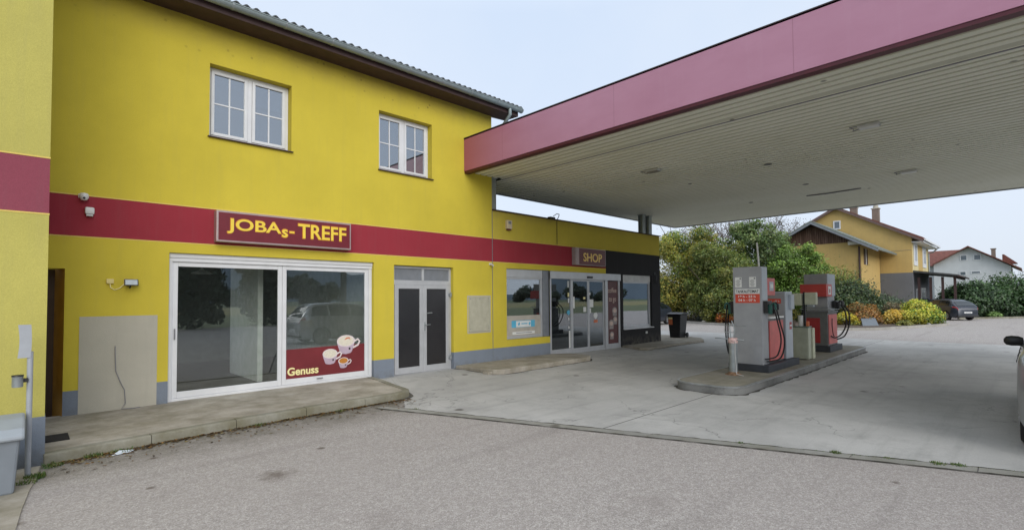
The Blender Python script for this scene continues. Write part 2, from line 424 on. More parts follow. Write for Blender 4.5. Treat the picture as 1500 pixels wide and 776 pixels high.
class MB:
    def __init__(s): s.v = []; s.f = []; s.c = []
    def add(s, vs, fs):
        b = len(s.v); s.v += [tuple(x) for x in vs]; s.f += [tuple(i + b for i in f) for f in fs]; return s
    def box(s, x0, x1, y0, y1, z0, z1):
        x0, x1 = sorted((x0, x1)); y0, y1 = sorted((y0, y1)); z0, z1 = sorted((z0, z1))
        return s.add([(x0, y0, z0), (x1, y0, z0), (x1, y1, z0), (x0, y1, z0), (x0, y0, z1), (x1, y0, z1), (x1, y1, z1), (x0, y1, z1)],
                     [(0, 3, 2, 1), (4, 5, 6, 7), (0, 1, 5, 4), (1, 2, 6, 5), (2, 3, 7, 6), (3, 0, 4, 7)])
    def cbox(s, x0, x1, y0, y1, z0, z1, c=.01):
        """box with chamfered edges"""
        bm = bmesh.new(); bmesh.ops.create_cube(bm, size=1)
        for v in bm.verts:
            v.co = Vector(((x0 + x1) / 2 + v.co.x * (x1 - x0), (y0 + y1) / 2 + v.co.y * (y1 - y0), (z0 + z1) / 2 + v.co.z * (z1 - z0)))
        bmesh.ops.bevel(bm, geom=list(bm.edges), offset=c, segments=2, affect='EDGES', profile=.6)
        bm.verts.index_update()
        s.add([v.co[:] for v in bm.verts], [[v.index for v in f.verts] for f in bm.faces]); bm.free(); return s
    def quad(s, a, b, c, d): return s.add([a, b, c, d], [(0, 1, 2, 3)])
    def prism(s, poly, axis, a, b):
        """extrude a 2-D polygon along axis 0/1/2 from a to b"""
        def P(p, t):
            q = list(p); q.insert(axis, t); return tuple(q)
        n = len(poly)
        vs = [P(p, a) for p in poly] + [P(p, b) for p in poly]
        fs = [tuple(range(n))[::-1], tuple(range(n, 2 * n))] + [(i, (i + 1) % n, n + (i + 1) % n, n + i) for i in range(n)]
        return s.add(vs, fs)
    def tube(s, pts, r, n=10, caps=True):
        pts = [Vector(p) for p in pts]; rs = r if isinstance(r, (list, tuple)) else [r] * len(pts)
        vs = []; up = Vector((0, 0, 1))
        prev = None
        for i, p in enumerate(pts):
            d = (pts[min(i + 1, len(pts) - 1)] - pts[max(i - 1, 0)]).normalized()
            if prev is None:
                a = d.cross(up) if abs(d.dot(up)) < .95 else d.cross(Vector((1, 0, 0)))
            else: a = prev - d * prev.dot(d)
            a.normalize(); prev = a; bb = d.cross(a)
            for k in range(n):
                t = 2 * PI * k / n; vs.append(p + (a * math.cos(t) + bb * math.sin(t)) * rs[i])
        fs = []
        for i in range(len(pts) - 1):
            for k in range(n):
                k2 = (k + 1) % n; fs.append((i * n + k, i * n + k2, (i + 1) * n + k2, (i + 1) * n + k))
        if caps: fs += [tuple(range(n))[::-1], tuple(range((len(pts) - 1) * n, len(pts) * n))]
        return s.add(vs, fs)
    def lathe(s, c, prof, n=16, axis=2):
        vs = []
        for (r, h) in prof:
            for k in range(n):
                t = 2 * PI * k / n; q = [r * math.cos(t), r * math.sin(t)]; q.insert(axis, h)
                vs.append((c[0] + q[0], c[1] + q[1], c[2] + q[2]))
        m = len(prof); fs = []
        for i in range(m - 1):
            for k in range(n):
                k2 = (k + 1) % n; fs.append((i * n + k, i * n + k2, (i + 1) * n + k2, (i + 1) * n + k))
        fs += [tuple(range(n))[::-1], tuple(range((m - 1) * n, m * n))]
        return s.add(vs, fs)
    def build(s, name, mat, parent=None, smooth=False, bevel=0, merge=False):
        me = bpy.data.meshes.new(name); o = bpy.data.objects.new(name, me); COL.objects.link(o)
        if parent is not None:
            off = origin(parent); o.parent = parent
        elif s.v:
            xs, ys, zs = zip(*s.v); off = Vector(((min(xs) + max(xs)) / 2, (min(ys) + max(ys)) / 2, min(zs))); o.location = off
            OFF[o.name] = off.copy()
        else: off = Vector((0, 0, 0))
        me.from_pydata([(x - off[0], y - off[1], z - off[2]) for x, y, z in s.v], [], s.f)
        bm = bmesh.new(); bm.from_mesh(me)
        if merge: bmesh.ops.remove_doubles(bm, verts=bm.verts, dist=1e-4)
        if not s.c: bmesh.ops.recalc_face_normals(bm, faces=bm.faces)
        bm.to_mesh(me); bm.free()
        if s.c:
            ca = me.color_attributes.new('Col', 'FLOAT_COLOR', 'CORNER')
            buf = []
            for f, c in zip(s.f, s.c): buf += [c[0], c[1], c[2], 1.] * len(f)
            ca.data.foreach_set('color', buf)
        for m_ in (mat if isinstance(mat, list) else [mat]): me.materials.append(m_)
        if smooth:
            for p in me.polygons: p.use_smooth = True
            try: me.set_sharp_from_angle(angle=R(smooth if smooth is not True else 40))
            except Exception: pass
        if bevel:
            bv = o.modifiers.new('bevel', 'BEVEL'); bv.width = bevel; bv.segments = 2; bv.limit_method = 'ANGLE'; bv.angle_limit = R(40)
        return o

def tag(o, label=None, cat=None, group=None, kind=None):
    if label: o['label'] = label
    if cat: o['category'] = cat
    if group: o['group'] = group
    if kind: o['kind'] = kind
    return o
def thing(name, loc, label, cat, group=None):
    e = bpy.data.objects.new(name, None); COL.objects.link(e); e.location = loc; e.empty_display_size = .2
    OFF[e.name] = Vector(loc)
    return tag(e, label, cat, group)
def struct(o): o['kind'] = 'structure'; return o
def copy_tree(o, parent=None):
    c = o.copy(); COL.objects.link(c)
    if parent is not None: c.parent = parent
    for ch in list(o.children): copy_tree(ch, c)
    return c

# text as real mesh in the X-Z plane facing -Y (or the Y-Z plane facing -X)
def text_mb(s, x, z, width, height, Y, depth=.004, bold=.0, face='-Y'):
    cu = bpy.data.curves.new('t', 'FONT'); cu.body = s; cu.size = 1; cu.offset = bold; cu.resolution_u = 6
    cu.extrude = .5
    to = bpy.data.objects.new('t', cu); COL.objects.link(to)
    dg = bpy.context.evaluated_depsgraph_get(); dg.update()
    me = bpy.data.meshes.new_from_object(to.evaluated_get(dg))
    vs = [v.co.copy() for v in me.vertices]; fs = [tuple(p.vertices) for p in me.polygons]
    bpy.data.objects.remove(to); bpy.data.curves.remove(cu); bpy.data.meshes.remove(me)
    x0 = min(v.x for v in vs); x1 = max(v.x for v in vs); y0 = min(v.y for v in vs); y1 = max(v.y for v in vs)
    sx = width / (x1 - x0); sy = height / (y1 - y0)
    mb = MB()
    out = []
    for v in vs:
        a = (v.x - x0) * sx; b = (v.y - y0) * sy; t = (v.z + .5) * depth
        if face == '-Y': out.append((x + a, Y - t, z + b))
        else: out.append((Y - t, x - a, z + b))    # facing -X, reading left to right = decreasing Y
    mb.add(out, fs)
    return mb

def wall_y(mb, x0, x1, z0, z1, holes, Y=0., reveal=.24):
    """front sheet of a wall at depth Y with rectangular openings and their reveals"""
    xs = sorted({x0, x1, *[min(max(h[0], x0), x1) for h in holes], *[min(max(h[1], x0), x1) for h in holes]})
    zs = sorted({z0, z1, *[min(max(h[2], z0), z1) for h in holes], *[min(max(h[3], z0), z1) for h in holes]})
    for i in range(len(xs) - 1):
        for j in range(len(zs) - 1):
            a, b, c, d = xs[i], xs[i + 1], zs[j], zs[j + 1]
            mx, mz = (a + b) / 2, (c + d) / 2
            if any(h[0] < mx < h[1] and h[2] < mz < h[3] for h in holes): continue
            mb.quad((a, Y, c), (b, Y, c), (b, Y, d), (a, Y, d))
    for h in holes:
        a, b = max(h[0], x0), min(h[1], x1); c, d = max(h[2], z0), min(h[3], z1)
        if a >= b or c >= d: continue
        if h[0] >= x0: mb.quad((a, Y, c), (a, Y + reveal, c), (a, Y + reveal, d), (a, Y, d))
        if h[1] <= x1: mb.quad((b, Y, c), (b, Y, d), (b, Y + reveal, d), (b, Y + reveal, c))
        if h[3] <= z1: mb.quad((a, Y, d), (a, Y + reveal, d), (b, Y + reveal, d), (b, Y, d))
        if h[2] >= z0: mb.quad((a, Y, c), (b, Y, c), (b, Y + reveal, c), (a, Y + reveal, c))

def frame_mb(mb, x0, x1, z0, z1, w, y0, y1, wb=None, wt=None):
    wb = w if wb is None else wb; wt = w if wt is None else wt
    mb.box(x0, x0 + w, y0, y1, z0, z1); mb.box(x1 - w, x1, y0, y1, z0, z1)
    mb.box(x0 + w, x1 - w, y0 + .001, y1 - .001, z0, z0 + wb); mb.box(x0 + w, x1 - w, y0 + .001, y1 - .001, z1 - wt, z1)
    return mb

# ------------------------------------------------------------------ SETTING: ground
GZ = -.1
def sheet(name, poly, z, mat, lab=None):
    mb = MB(); mb.add([(x, y, z) for x, y in poly], [tuple(range(len(poly)))])
    return struct(mb.build(name, mat))
sheet('ground', [(-900, -900), (1100, -900), (1100, 900), (-900, 900)], -.16, M['field'])
sheet('asphalt_yard', [(-30, -27), (70, -27), (70, 24), (-30, 24)], -.1, M['asphalt'])

def gh(x, y):
    t = min(1, max(0, (y + 2.3) / 2.2)); t = t * t * (3 - 2 * t)
    k = min(1, max(0, (19.5 - x) / 2.5))
    return -.096 + .062 * t * k
# forecourt slab: its edge runs obliquely from the left pavement's end to the lower right
def edge_x(y):   # left boundary
    if y > -1.6: return 5.1
    if y > -2.75: return 5.1 + (y + 1.6) / (-1.15) * (4.4 - 5.1)
    return 4.4 + (y + 2.75) / (-6.95) * (7.06 - 4.4)
mb = MB(); ys = [-16 + i * .5 for i in range(26)] + [-3 + i * .1 for i in range(0, 31)] + [.03, .5, 1, 2, 4, 8, 12]
ys = sorted(set(round(y, 3) for y in ys)); nx = 30
idx = []
for y in ys:
    x0 = edge_x(y) if y < .1 else 17.36
    row = []
    for i in range(nx + 1):
        x = x0 + (24.5 - x0) * i / nx
        row.append(len(mb.v)); mb.v.append((x, y, gh(x, y)))
    idx.append(row)
for j in range(len(ys) - 1):
    for i in range(nx): mb.f.append((idx[j][i], idx[j][i + 1], idx[j + 1][i + 1], idx[j + 1][i]))
struct(mb.build('forecourt_road', M['concrete'], smooth=True))

# flush strip of edge stones between slab and asphalt
def ex(y): return 4.4 + (y + 2.75) / (-6.95) * (7.06 - 4.4)
y = -2.35; segs = []
mb = MB(); 
while y > -15.5:
    y2 = y - 1.0
    g_ = .006
    a, b = ex(y - g_) + .02, ex(y2 + g_) + .02
    dz = rnd.uniform(-.002, .003)
    mb.add([(a - .145, y - g_, GZ - .02), (a + .0, y - g_ , GZ - .02), (b + .0, y2 + g_, GZ - .02), (b - .145, y2 + g_, GZ - .02),
            (a - .145, y - g_, GZ + .010 + dz), (a + .0, y - g_, GZ + .012 + dz), (b + .0, y2 + g_, GZ + .012 - dz), (b - .145, y2 + g_, GZ + .010 - dz)],
           [(0, 3, 2, 1), (4, 5, 6, 7), (0, 1, 5, 4), (1, 2, 6, 5), (2, 3, 7, 6), (3, 0, 4, 7)])
    y = y2
struct(mb.build('edge_stone_strip', M['conc_strip']))
mb = MB(); rj = random.Random(4); n_j = 160
def joint_edge(o, w):   # ragged dark seam with dirt along both sides of the stones
    k0 = len(mb.v)
    for i in range(n_j + 1):
        yy = -2.35 - 13.2 * i / n_j; ww = w * rj.uniform(.5, 1.25)
        mb.v += [(ex(yy) + o, yy, GZ + .0085), (ex(yy) + o + ww, yy, GZ + .0085)]
    for i in range(n_j): a = k0 + 2 * i; mb.f.append((a, a + 1, a + 3, a + 2))
joint_edge(.02, .045); joint_edge(-.13 - .035, .035)
struct(mb.build('joint_soil', M['gap']))

# raised pavement in front of the left shop
def kerb_path(pts, name, w=.13, z0=-.14, z1=.02, mat=None):
    """kerb stones along a path (outer edge), chamfered nose"""
    mb = MB(); P = [Vector((x, y, 0)) for x, y in pts]
    # resample in ~1 m stones
    L = [0]
    for i in range(1, len(P)): L.append(L[-1] + (P[i] - P[i - 1]).length)
    def at(t):
        for i in range(1, len(P)):
            if t <= L[i] + 1e-9: return P[i - 1].lerp(P[i], (t - L[i - 1]) / (L[i] - L[i - 1]))
        return P[-1]
    def nrm(t):
        d = (at(min(t + .05, L[-1])) - at(max(t - .05, 0))).normalized(); return Vector((-d.y, d.x, 0))
    n = max(1, round(L[-1] / 1.0)); st = L[-1] / n
    for k in range(n):
        a, b = k * st + .004, (k + 1) * st - .004; m = 6; dz = rnd.uniform(-.006, .006)
        prof = [(0, z0), (0, z1 - .03), (.006, z1 - .012), (.025, z1), (w, z1 + .001), (w, z0)]
        rows = []
        for j in range(m + 1):
            t = a + (b - a) * j / m; p = at(t); nn = nrm(t)
            rows.append([p + nn * q + Vector((0, 0, zz + dz)) for q, zz in prof])
        vs = [v for r_ in rows for v in r_]; q = len(prof)
        fs = [(j * q + i, j * q + (i + 1) % q, (j + 1) * q + (i + 1) % q, (j + 1) * q + i) for j in range(m) for i in range(q)]
        fs += [tuple(range(q))[::-1], tuple(range(m * q, (m + 1) * q))]
        mb.add(vs, fs)
    return struct(mb.build(name, mat or M['kerb'], smooth=30))
arc = [(4.72 + .42 * math.sin(t), -1.62 - .42 * math.cos(t)) for t in [i * PI / 2 / 6 for i in range(7)]]
left_edge = [(.19, -2.33), (.6, -2.26), (1.2, -2.2), (2.0, -2.12), (3.2, -2.07), (4.3, -2.05)] + arc + [(5.17, -1.4), (5.24, -.9), (5.32, -.45), (5.36, .0)]
kerb_path(left_edge, 'pavement_kerb')
inner = [(x, y + .12) for x, y in left_edge[:6]] + [(4.72 + .30 * math.sin(t), -1.62 - .30 * math.cos(t)) for t in [i * PI / 2 / 6 for i in range(7)]] + [(5.05, -1.4), (5.12, -.9), (5.2, -.45), (5.24, .1)]
struct(sheet('pavement', inner + [(.19, .1)], .012, M['pave']))
# pavements by the shop
def slab(name, poly, ztop, zbot=-.14):
    mb = MB(); mb.prism(poly, 2, zbot, ztop); o = mb.build(name, M['pave'], bevel=.02); return struct(o)
slab('shop_pavement', [(7.62, -.6), (7.68, -1.22), (7.9, -1.38), (11.2, -1.3), (11.5, -1.1), (11.55, -.35), (11.0, .0), (7.56, .0)], .045)
slab('corner_pavement', [(14.75, .0), (14.4, -.9), (14.6, -1.1), (18.9, -.95), (19.6, -.55), (20.1, .3), (20.3, 1.4), (19.8, 2.6), (17.36, 3.2), (17.36, .0)], .02)
# paving in the lower left corner
slab_ = MB(); slab_.prism([(-4, -2.3), (.16, -2.36), (.12, -2.9), (.075, -3.2), (.02, -3.8), (-.02, -4.4), (-.15, -6), (-4, -6)], 2, -.2, -.085)
struct(slab_.build('side_pavement', M['pave']))
# broken corner piece of concrete by the shop pavement
mb = MB(); mb.cbox(7.55, 7.98, -1.2, -1.0, GZ + .0, GZ + .1, .025)
tag(mb.build('loose_stone', M['pave']), 'small broken concrete lump lying at the corner of the raised shop pavement', 'stone')

# ------------------------------------------------------------------ the two-storey building
bld = thing('commercial_building', (4.5, 4, 0), 'two-storey yellow rendered building with wine red stripe and brown eaves', 'building')
XE = 8.78
H = dict(w1=(2.25, 3.63, 4.49, 5.76), w2=(5.49, 6.88, 4.48, 5.78), sl=(1.70, 5.37, .0, 2.45), dr=(5.86, 7.50, -.1, 2.42), bd=(.19, .43, -.1, 2.14))
allh = list(H.values())
mb = MB(); wall_y(mb, .19, XE, .365, 2.62, allh); wall_y(mb, .19, XE, 3.235, 6.5, allh)
# side and back walls
mb.quad((XE, 0, 3.985), (XE, 8, 3.985), (XE, 8, 6.5), (XE, 0, 6.5)); mb.quad((-4, 8, -.1), (XE, 8, -.1), (XE, 8, 6.5), (-4, 8, 6.5))
mb.add([(XE, 0, 6.5), (XE, 8, 6.5), (XE, 4, 8.1)], [(0, 1, 2)])
mb.build('wall', M['yellow'], bld)
mb = MB(); wall_y(mb, .19, XE, 2.62, 3.235, allh); mb.build('painted_stripe', M['red'], bld)
mb = MB()
for z in (2.61, 3.228): mb.box(.19, XE, -.004, .01, z, z + .016)
mb.build('stripe_edge', M['yellow_line'], bld)
for xa, xb in ((.43, 1.70), (5.37, 5.86), (7.50, XE)):
    mb = MB(); mb.box(xa + (0 if xa < 1 else .002), xb - (0 if xb > 8 else .002), -.006, .14, -.1, .365); mb.build('plinth', M['plinth'], bld)
mb = MB(); mb.box(.60, 1.55, -.008, 0, .0, 1.435); mb.build('render_patch', M['patch'], bld)
mb = MB(); mb.tube([(1.02, -.012, .98), (1.02, -.02, .85), (1.03, -.022, .6), (1.09, -.02, .42), (1.14, -.022, .3), (1.15, -.04, .1), (1.10, -.07, .025), (1.25, -.10, .02), (1.33, -.07, .02)], .0065, 6)
tag(mb.build('cable', M['grey_txt']), 'thin loose grey cable hanging from the bare grey render patch', 'cable')
# soffit, fascia board, verge
mb = MB(); mb.prism([(.0, 6.46), (-.50, 6.44), (-.50, 6.62), (-.42, 6.66), (0, 6.82)], 0, -5, 9.28)
mb.build('eaves', M['brown'], bld)
mb = MB(); mb.prism([(0, 6.46), (0, 6.8), (4, 8.42), (8.5, 6.6), (8.5, 6.45), (4, 8.2)], 0, XE, 9.27); mb.build('verge', M['brown'], bld)
# tiles: pantile profile running up the slope
mb = MB(); px_ = .16; n = int(14.4 / px_ * 6)
top = []
sl = math.tan(R(21))
for cidx in range(14):        # courses
    yA = -.52 + cidx * .34; yB = yA + .36
    zA = 6.69 + (yA + .52) * sl + .03; zB = 6.69 + (yB + .52) * sl
    vs = []; fs = []
    for i in range(n + 1):
        x = -5 + i * px_ / 6; w = .022 * (math.cos(2 * PI * i / 6)) 
        vs += [(x, yA, zA + w), (x, yB, zB + w), (x, yA, zA + w - .03)]
    for i in range(n): fs += [(3 * i, 3 * i + 3, 3 * i + 4, 3 * i + 1), (3 * i + 2, 3 * i + 5, 3 * i + 3, 3 * i)]
    mb.add(vs, fs)
mb.quad((-5, 4.1, 8.45), (9.3, 4.1, 8.45), (9.3, 8.5, 6.7), (-5, 8.5, 6.7))
mb.build('roof', M['rooftile_g'], bld, smooth=50)
# gutter: half round with beads and brackets
mb = MB(); cyg, czg, rg = -.585, 6.60, .078
prof = [(cyg + rg * math.cos(t), czg + rg * math.sin(t)) for t in [PI + i * PI / 10 for i in range(11)]]
prof2 = [(cyg + (rg - .006) * math.cos(t), czg + (rg - .006) * math.sin(t)) for t in [2 * PI - i * PI / 10 for i in range(11)]]
mb.prism(prof + prof2, 0, -5, 9.30)
mb.tube([(-5, cyg - rg, czg + .004), (9.3, cyg - rg, czg + .004)], .011, 8)
mb.lathe((0, cyg, czg), [(rg, 9.29), (rg, 9.30)], 20, 0)
g_ = mb.build('gutter', M['gutter'], bld, smooth=50)
for i in range(16):
    x = -3.6 + i * .86
    b_ = MB(); b_.prism([(cyg + (rg + .006) * math.cos(t), czg + (rg + .006) * math.sin(t)) for t in [PI + k * PI / 10 for k in range(11)]] +
                       [(cyg + (rg + .001) * math.cos(t), czg + (rg + .001) * math.sin(t)) for t in [2 * PI - k * PI / 10 for k in range(11)]], 0, x, x + .03)
    b_.build('bracket', M['steel'], g_)
mb = MB(); mb.tube([(8.9, cyg, 6.56), (8.9, cyg, 6.38), (8.9, -.4, 6.22), (8.9, -.16, 6.05), (8.9, -.06, 5.95), (8.9, -.06, 5.68)], .045, 12)
mb.build('downpipe', M['gutter'], bld, smooth=True)

def casement(parent, x0, x1, z0, z1, Y, glassm):
    """two-sash window with glazing bars"""
    f = MB(); frame_mb(f, x0, x1, z0, z1, .05, Y, Y + .07, .06, .05); xm = (x0 + x1) / 2
    f.box(xm - .035, xm + .035, Y - .002, Y + .068, z0 + .06, z1 - .05)
    fr = f.build('window', M['white_frame'], parent, bevel=.004)
    for a, b in ((x0 + .05, xm - .035), (xm + .035, x1 - .05)):
        s = MB(); frame_mb(s, a + .004, b - .004, z0 + .064, z1 - .054, .052, Y - .014, Y + .05)
        s.build('sash', M['white_frame'], fr, bevel=.005)
        ga, gb, gc, gd = a + .056, b - .056, z0 + .116, z1 - .106
        p = MB(); p.box(ga, gb, Y + .02, Y + .024, gc, gd); p.build('pane', glassm, fr)
        m_ = MB(); m_.box((ga + gb) / 2 - .011, (ga + gb) / 2 + .011, Y + .008, Y + .019, gc, gd)
        zc = gc + (gd - gc) * .5
        m_.box(ga, gb, Y + .0085, Y + .0185, zc - .011, zc + .011); m_.build('glazing_bar', M['white_frame'], fr)
    s = MB(); s.prism([(Y - .215, z0 - .030), (Y + .05, z0 - .005), (Y + .05, z0 + .003), (Y - .215, z0 - .014)], 0, x0 - .03, x1 + .03)
    s.build('sill', M['brown'], fr)
    return fr
casement(bld, 2.254, 3.626, 4.50, 5.757, .165, M['glass_up'])
casement(bld, 5.494, 6.876, 4.49, 5.777, .165, M['glass_up'])
mb = MB()   # blinds half down in the left upper window, dim rooms behind both
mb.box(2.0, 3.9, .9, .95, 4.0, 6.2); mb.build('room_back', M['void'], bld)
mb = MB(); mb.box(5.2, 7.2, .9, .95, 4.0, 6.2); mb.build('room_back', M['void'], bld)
mb = MB(); mb.box(2.98, 3.56, .26, .265, 5.28, 5.64); mb.build('blind', simple('grey_blind', (.3, .33, .37), .8), bld)

# sliding glazed front
x0, x1, z0, z1 = 1.705, 5.365, .0, 2.447
f = MB(); Yf = .08
f.box(x0, x1, Yf - .03, Yf + .16, 2.375, z1)                   # shutter box
f.box(x0, x1, Yf - .012, Yf + .14, 2.31, 2.373)
f.box(x0, x0 + .06, Yf, Yf + .14, z0, 2.309); f.box(x1 - .075, x1, Yf, Yf + .14, z0, 2.309); f.box(x0 + .06, x1 - .075, Yf, Yf + .14, z0 + .012, .055)
f.box(x0 - .0, x0 + .04, Yf - .02, Yf, z0 + .012, 2.309)
sd = f.build('sliding_door', M['white_frame'], bld, bevel=.004)
for (a, b, yy, st) in ((x0 + .062, 3.515, Yf + .02, .07), (3.455, x1 - .077, Yf + .075, .075)):
    if a > 3: a, yy = 3.52, Yf + .02
    s = MB(); frame_mb(s, a, b, .057, 2.307, .075, yy, yy + .05, .10, .075); s.build('sash', M['white_frame'], sd, bevel=.006)
    p = MB(); p.box(a + .075, b - .075, yy + .02, yy + .026, .157, 2.232); p.build('pane', M['glass'], sd)
mb = MB(); mb.cbox(x0 + .085, x0 + .105, Yf - .0, Yf + .02, 1.02, 1.2, .004); mb.build('handle', M['grey_txt'], sd)
mb = MB(); mb.cbox(4.18, 4.30, Yf - .012, Yf + .018, .105, .122, .004); mb.build('latch', M['grey_txt'], sd)
# window graphics on the right pane: red film, cups, word
Yg = Yf + .038
fx0, fx1 = 3.597, 5.211
mb = MB(); mb.add([(fx0, Yg, .159), (fx1, Yg, .159), (fx1, Yg, .735), (fx0, Yg, .715)], [(0, 1, 2, 3)]); mb.build('window_film', M['film'], sd)
text_mb('Genuss', 3.625, .215, .60, .155, Yg - .003, .002, .03).build('lettering', M['cream_txt'], sd)
def ellipse(mb, cx, cz, rx, rz, Y, n=32, a0=0, a1=2 * PI):
    mb.add([(cx + rx * math.cos(a0 + (a1 - a0) * i / n), Y, cz + rz * math.sin(a0 + (a1 - a0) * i / n)) for i in range(n)], [tuple(range(n))])
def cup(cx, cz, r, fill, parent, Y, mats=('cup', 'cup_sh')):
    rz = r * .62
    b = MB(); n = 14
    b.add([(cx - r, Y, cz)] + [(cx - r * (1 - .38 * (i / n) ** 1.3), Y, cz - r * 1.25 * i / n) for i in range(1, n)] +
          [(cx - r * .55, Y, cz - r * 1.3), (cx, Y, cz - r * 1.4), (cx + r * .5, Y, cz - r * 1.3)] +
          [(cx + r * (1 - .38 * (i / n) ** 1.3), Y, cz - r * 1.25 * i / n) for i in range(n - 1, 0, -1)] + [(cx + r, Y, cz)], [tuple(range(2 * n + 3))])
    o = b.build('printed_cup', M[mats[1]], parent)
    h = MB(); h.tube([(cx + r * .9, Y - .001, cz - r * .1), (cx + r * 1.35, Y - .001, cz + r * .12), (cx + r * 1.55, Y - .001, cz - r * .12), (cx + r * 1.35, Y - .001, cz - r * .5), (cx + r * .8, Y - .001, cz - r * .75)], [r * .1] * 5, 4)
    h.v = [(a, Y - .0005 + (bb - Y) * .01, c) for a, bb, c in h.v]; h.build('cup_handle', M[mats[0]], o) if parent is None else h.build('printed_handle', M[mats[0]], parent)
    e = MB(); ellipse(e, cx, cz, r, rz, Y - .001); e.build('cup_rim', M[mats[0]], parent)
    e = MB(); ellipse(e, cx, cz, r * .84, rz * .82, Y - .002); e.build('cup_content', M[fill], parent)
    e = MB(); e.box(cx + r * .3, cx + r * .5, Y - .0015, Y - .001, cz - r * .95, cz - r * .72); e.build('cup_mark', M['black'], parent)
cup(4.80, .81, .195, 'crema', sd, Yg - .003); cup(4.46, .575, .155, 'crema', sd, Yg - .008); cup(4.74, .41, .11, 'coffee', sd, Yg - .013)
e = MB(); e.add([(4.76, Yg - .007, .83), (4.80, Yg - .007, .875), (4.87, Yg - .007, .885), (4.90, Yg - .007, .83), (4.85, Yg - .007, .86)], [(0, 1, 2, 3, 4)]); e.build('cup_dust', M['orange'], sd)

# interior of that room
mb = MB(); mb.quad((.9, .26, .0), (5.5, .26, .0), (5.5, 6, .0), (.9, 6, .0)); mb.build('room_floor', M['room_floor'], bld)
mb = MB(); mb.quad((.9, 6, 0), (5.5, 6, 0), (5.5, 6, 2.7), (.9, 6, 2.7)); mb.quad((.9, .26, 0), (.9, 1.8, 0), (.9, 1.8, 2.7), (.9, .26, 2.7)); mb.quad((.9, 5.2, 0), (.9, 6, 0), (.9, 6, 2.7), (.9, 5.2, 2.7)); mb.quad((.9, 1.8, 0), (.9, 5.2, 0), (.9, 5.2, .9), (.9, 1.8, .9))  # left wall has an unseen opening, added to bring daylight onto the partition
mb.quad((.9, .26, 2.7), (.9, 6, 2.7), (5.5, 6, 2.7), (5.5, .26, 2.7)); mb.build('room_wall', M['room'], bld)
mb = MB(); mb.box(3.46, 3.56, 1.3, 3.2, .0, 2.69); mb.build('partition', M['room_l'], bld)
mb = MB(); mb.quad((5.5, .26, 0), (5.5, 6, 0), (5.5, 6, 2.7), (5.5, .26, 2.7)); mb.build('room_side_wall', M['room_l'], bld)
lamp = thing('pendant_lamp', (2.65, 2.2, 2.25), 'pale shallow pendant lamp hanging inside the left shop room', 'lamp')
mb = MB(); mb.lathe((2.65, 2.2, 2.22), [(.20, 0), (.17, .03), (.08, .06), (.03, .09), (.02, .12)], 20); mb.build('lamp_shade', M['white'], lamp, smooth=True)
mb = MB(); mb.tube([(2.65, 2.2, 2.33), (2.65, 2.2, 2.69)], .006, 6); mb.build('cord', M['black'], lamp)

# double door
mb = MB(); frame_mb(mb, 5.865, 7.495, -.04, 2.41, .06, .09, .16, .02, .05); mb.box(5.925, 7.435, .092, .158, 1.99, 2.09); mb.box(6.655, 6.715, .0915, .157, 2.09, 2.36)
dd = mb.build('double_door', M['alu'], bld, bevel=.005)
for a, b in ((5.925, 6.655), (6.715, 7.435)):
    p = MB(); p.box(a, b, .12, .126, 2.09, 2.36); p.build('transom_pane', M['alu_d'], dd)
for a, b in ((5.928, 6.678), (6.682, 7.432)):
    s = MB(); frame_mb(s, a, b, -.018, 1.988, .095, .075, .13, .14, .09); s.build('door_leaf', M['alu'], dd, bevel=.006)
    p = MB(); p.box(a + .095, b - .095, .10, .106, .122, 1.898); p.build('frosted_pane', M['frost'], dd)
mb = MB(); mb.cbox(6.70, 6.73, .06, .076, .93, 1.13, .004); mb.tube([(6.715, .07, 1.06), (6.715, .02, 1.06), (6.84, .02, 1.065)], .010, 8); mb.build('handle', M['steel'], dd, smooth=40)
mb = MB(); mb.tube([(6.79, .07, 1.33), (6.92, .07, 1.335)], .014, 8); mb.build('handle', M['steel'], dd, smooth=40)
for z in (.25, 1.76):
    mb = MB(); mb.tube([(7.45, .045, z - .06), (7.45, .045, z + .06)], .018, 8); mb.box(7.40, 7.49, .05, .074, z - .03, z + .03); mb.build('hinge', M['steel'], dd, smooth=40)
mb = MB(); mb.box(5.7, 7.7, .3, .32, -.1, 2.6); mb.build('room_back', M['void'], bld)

# side entrance squeezed beside the projecting wing
mb = MB(); mb.quad((.43, .001, -.1), (.335, .34, -.1), (.335, .34, 2.14), (.43, .001, 2.14)); mb.build('door_reveal', M['jamb'], bld)
mb = MB(); mb.box(-.2, .4, .34, .38, -.1, 2.14); mb.build('door', M['browndoor'], bld)

# ------------------------------------------------------------------ the projecting wing
wing = thing('building_wing', (-2, -1.1, 0), 'pale yellow projecting wing with paler wine red stripe at the left edge', 'building')
def wing_box(z0, z1, o=0):
    m_ = MB(); m_.box(-4, .19 + o, -2.27 - o, -.002, z0, z1); return m_
wing_box(.42, 2.62).build('wall', M['yellow_wing'], wing); wing_box(3.237, 8.5).build('wall', M['yellow_wing'], wing)
wing_box(2.62, 3.237).build('painted_stripe', M['red_wing'], wing)
wing_box(-.2, .42, .006).build('plinth', M['plinth'], wing)
m_ = MB()
for z in (2.61, 3.23): m_.box(-4, .194, -2.274, -.003, z, z + .016)
m_.build('stripe_edge', M['yellow_line'], wing)

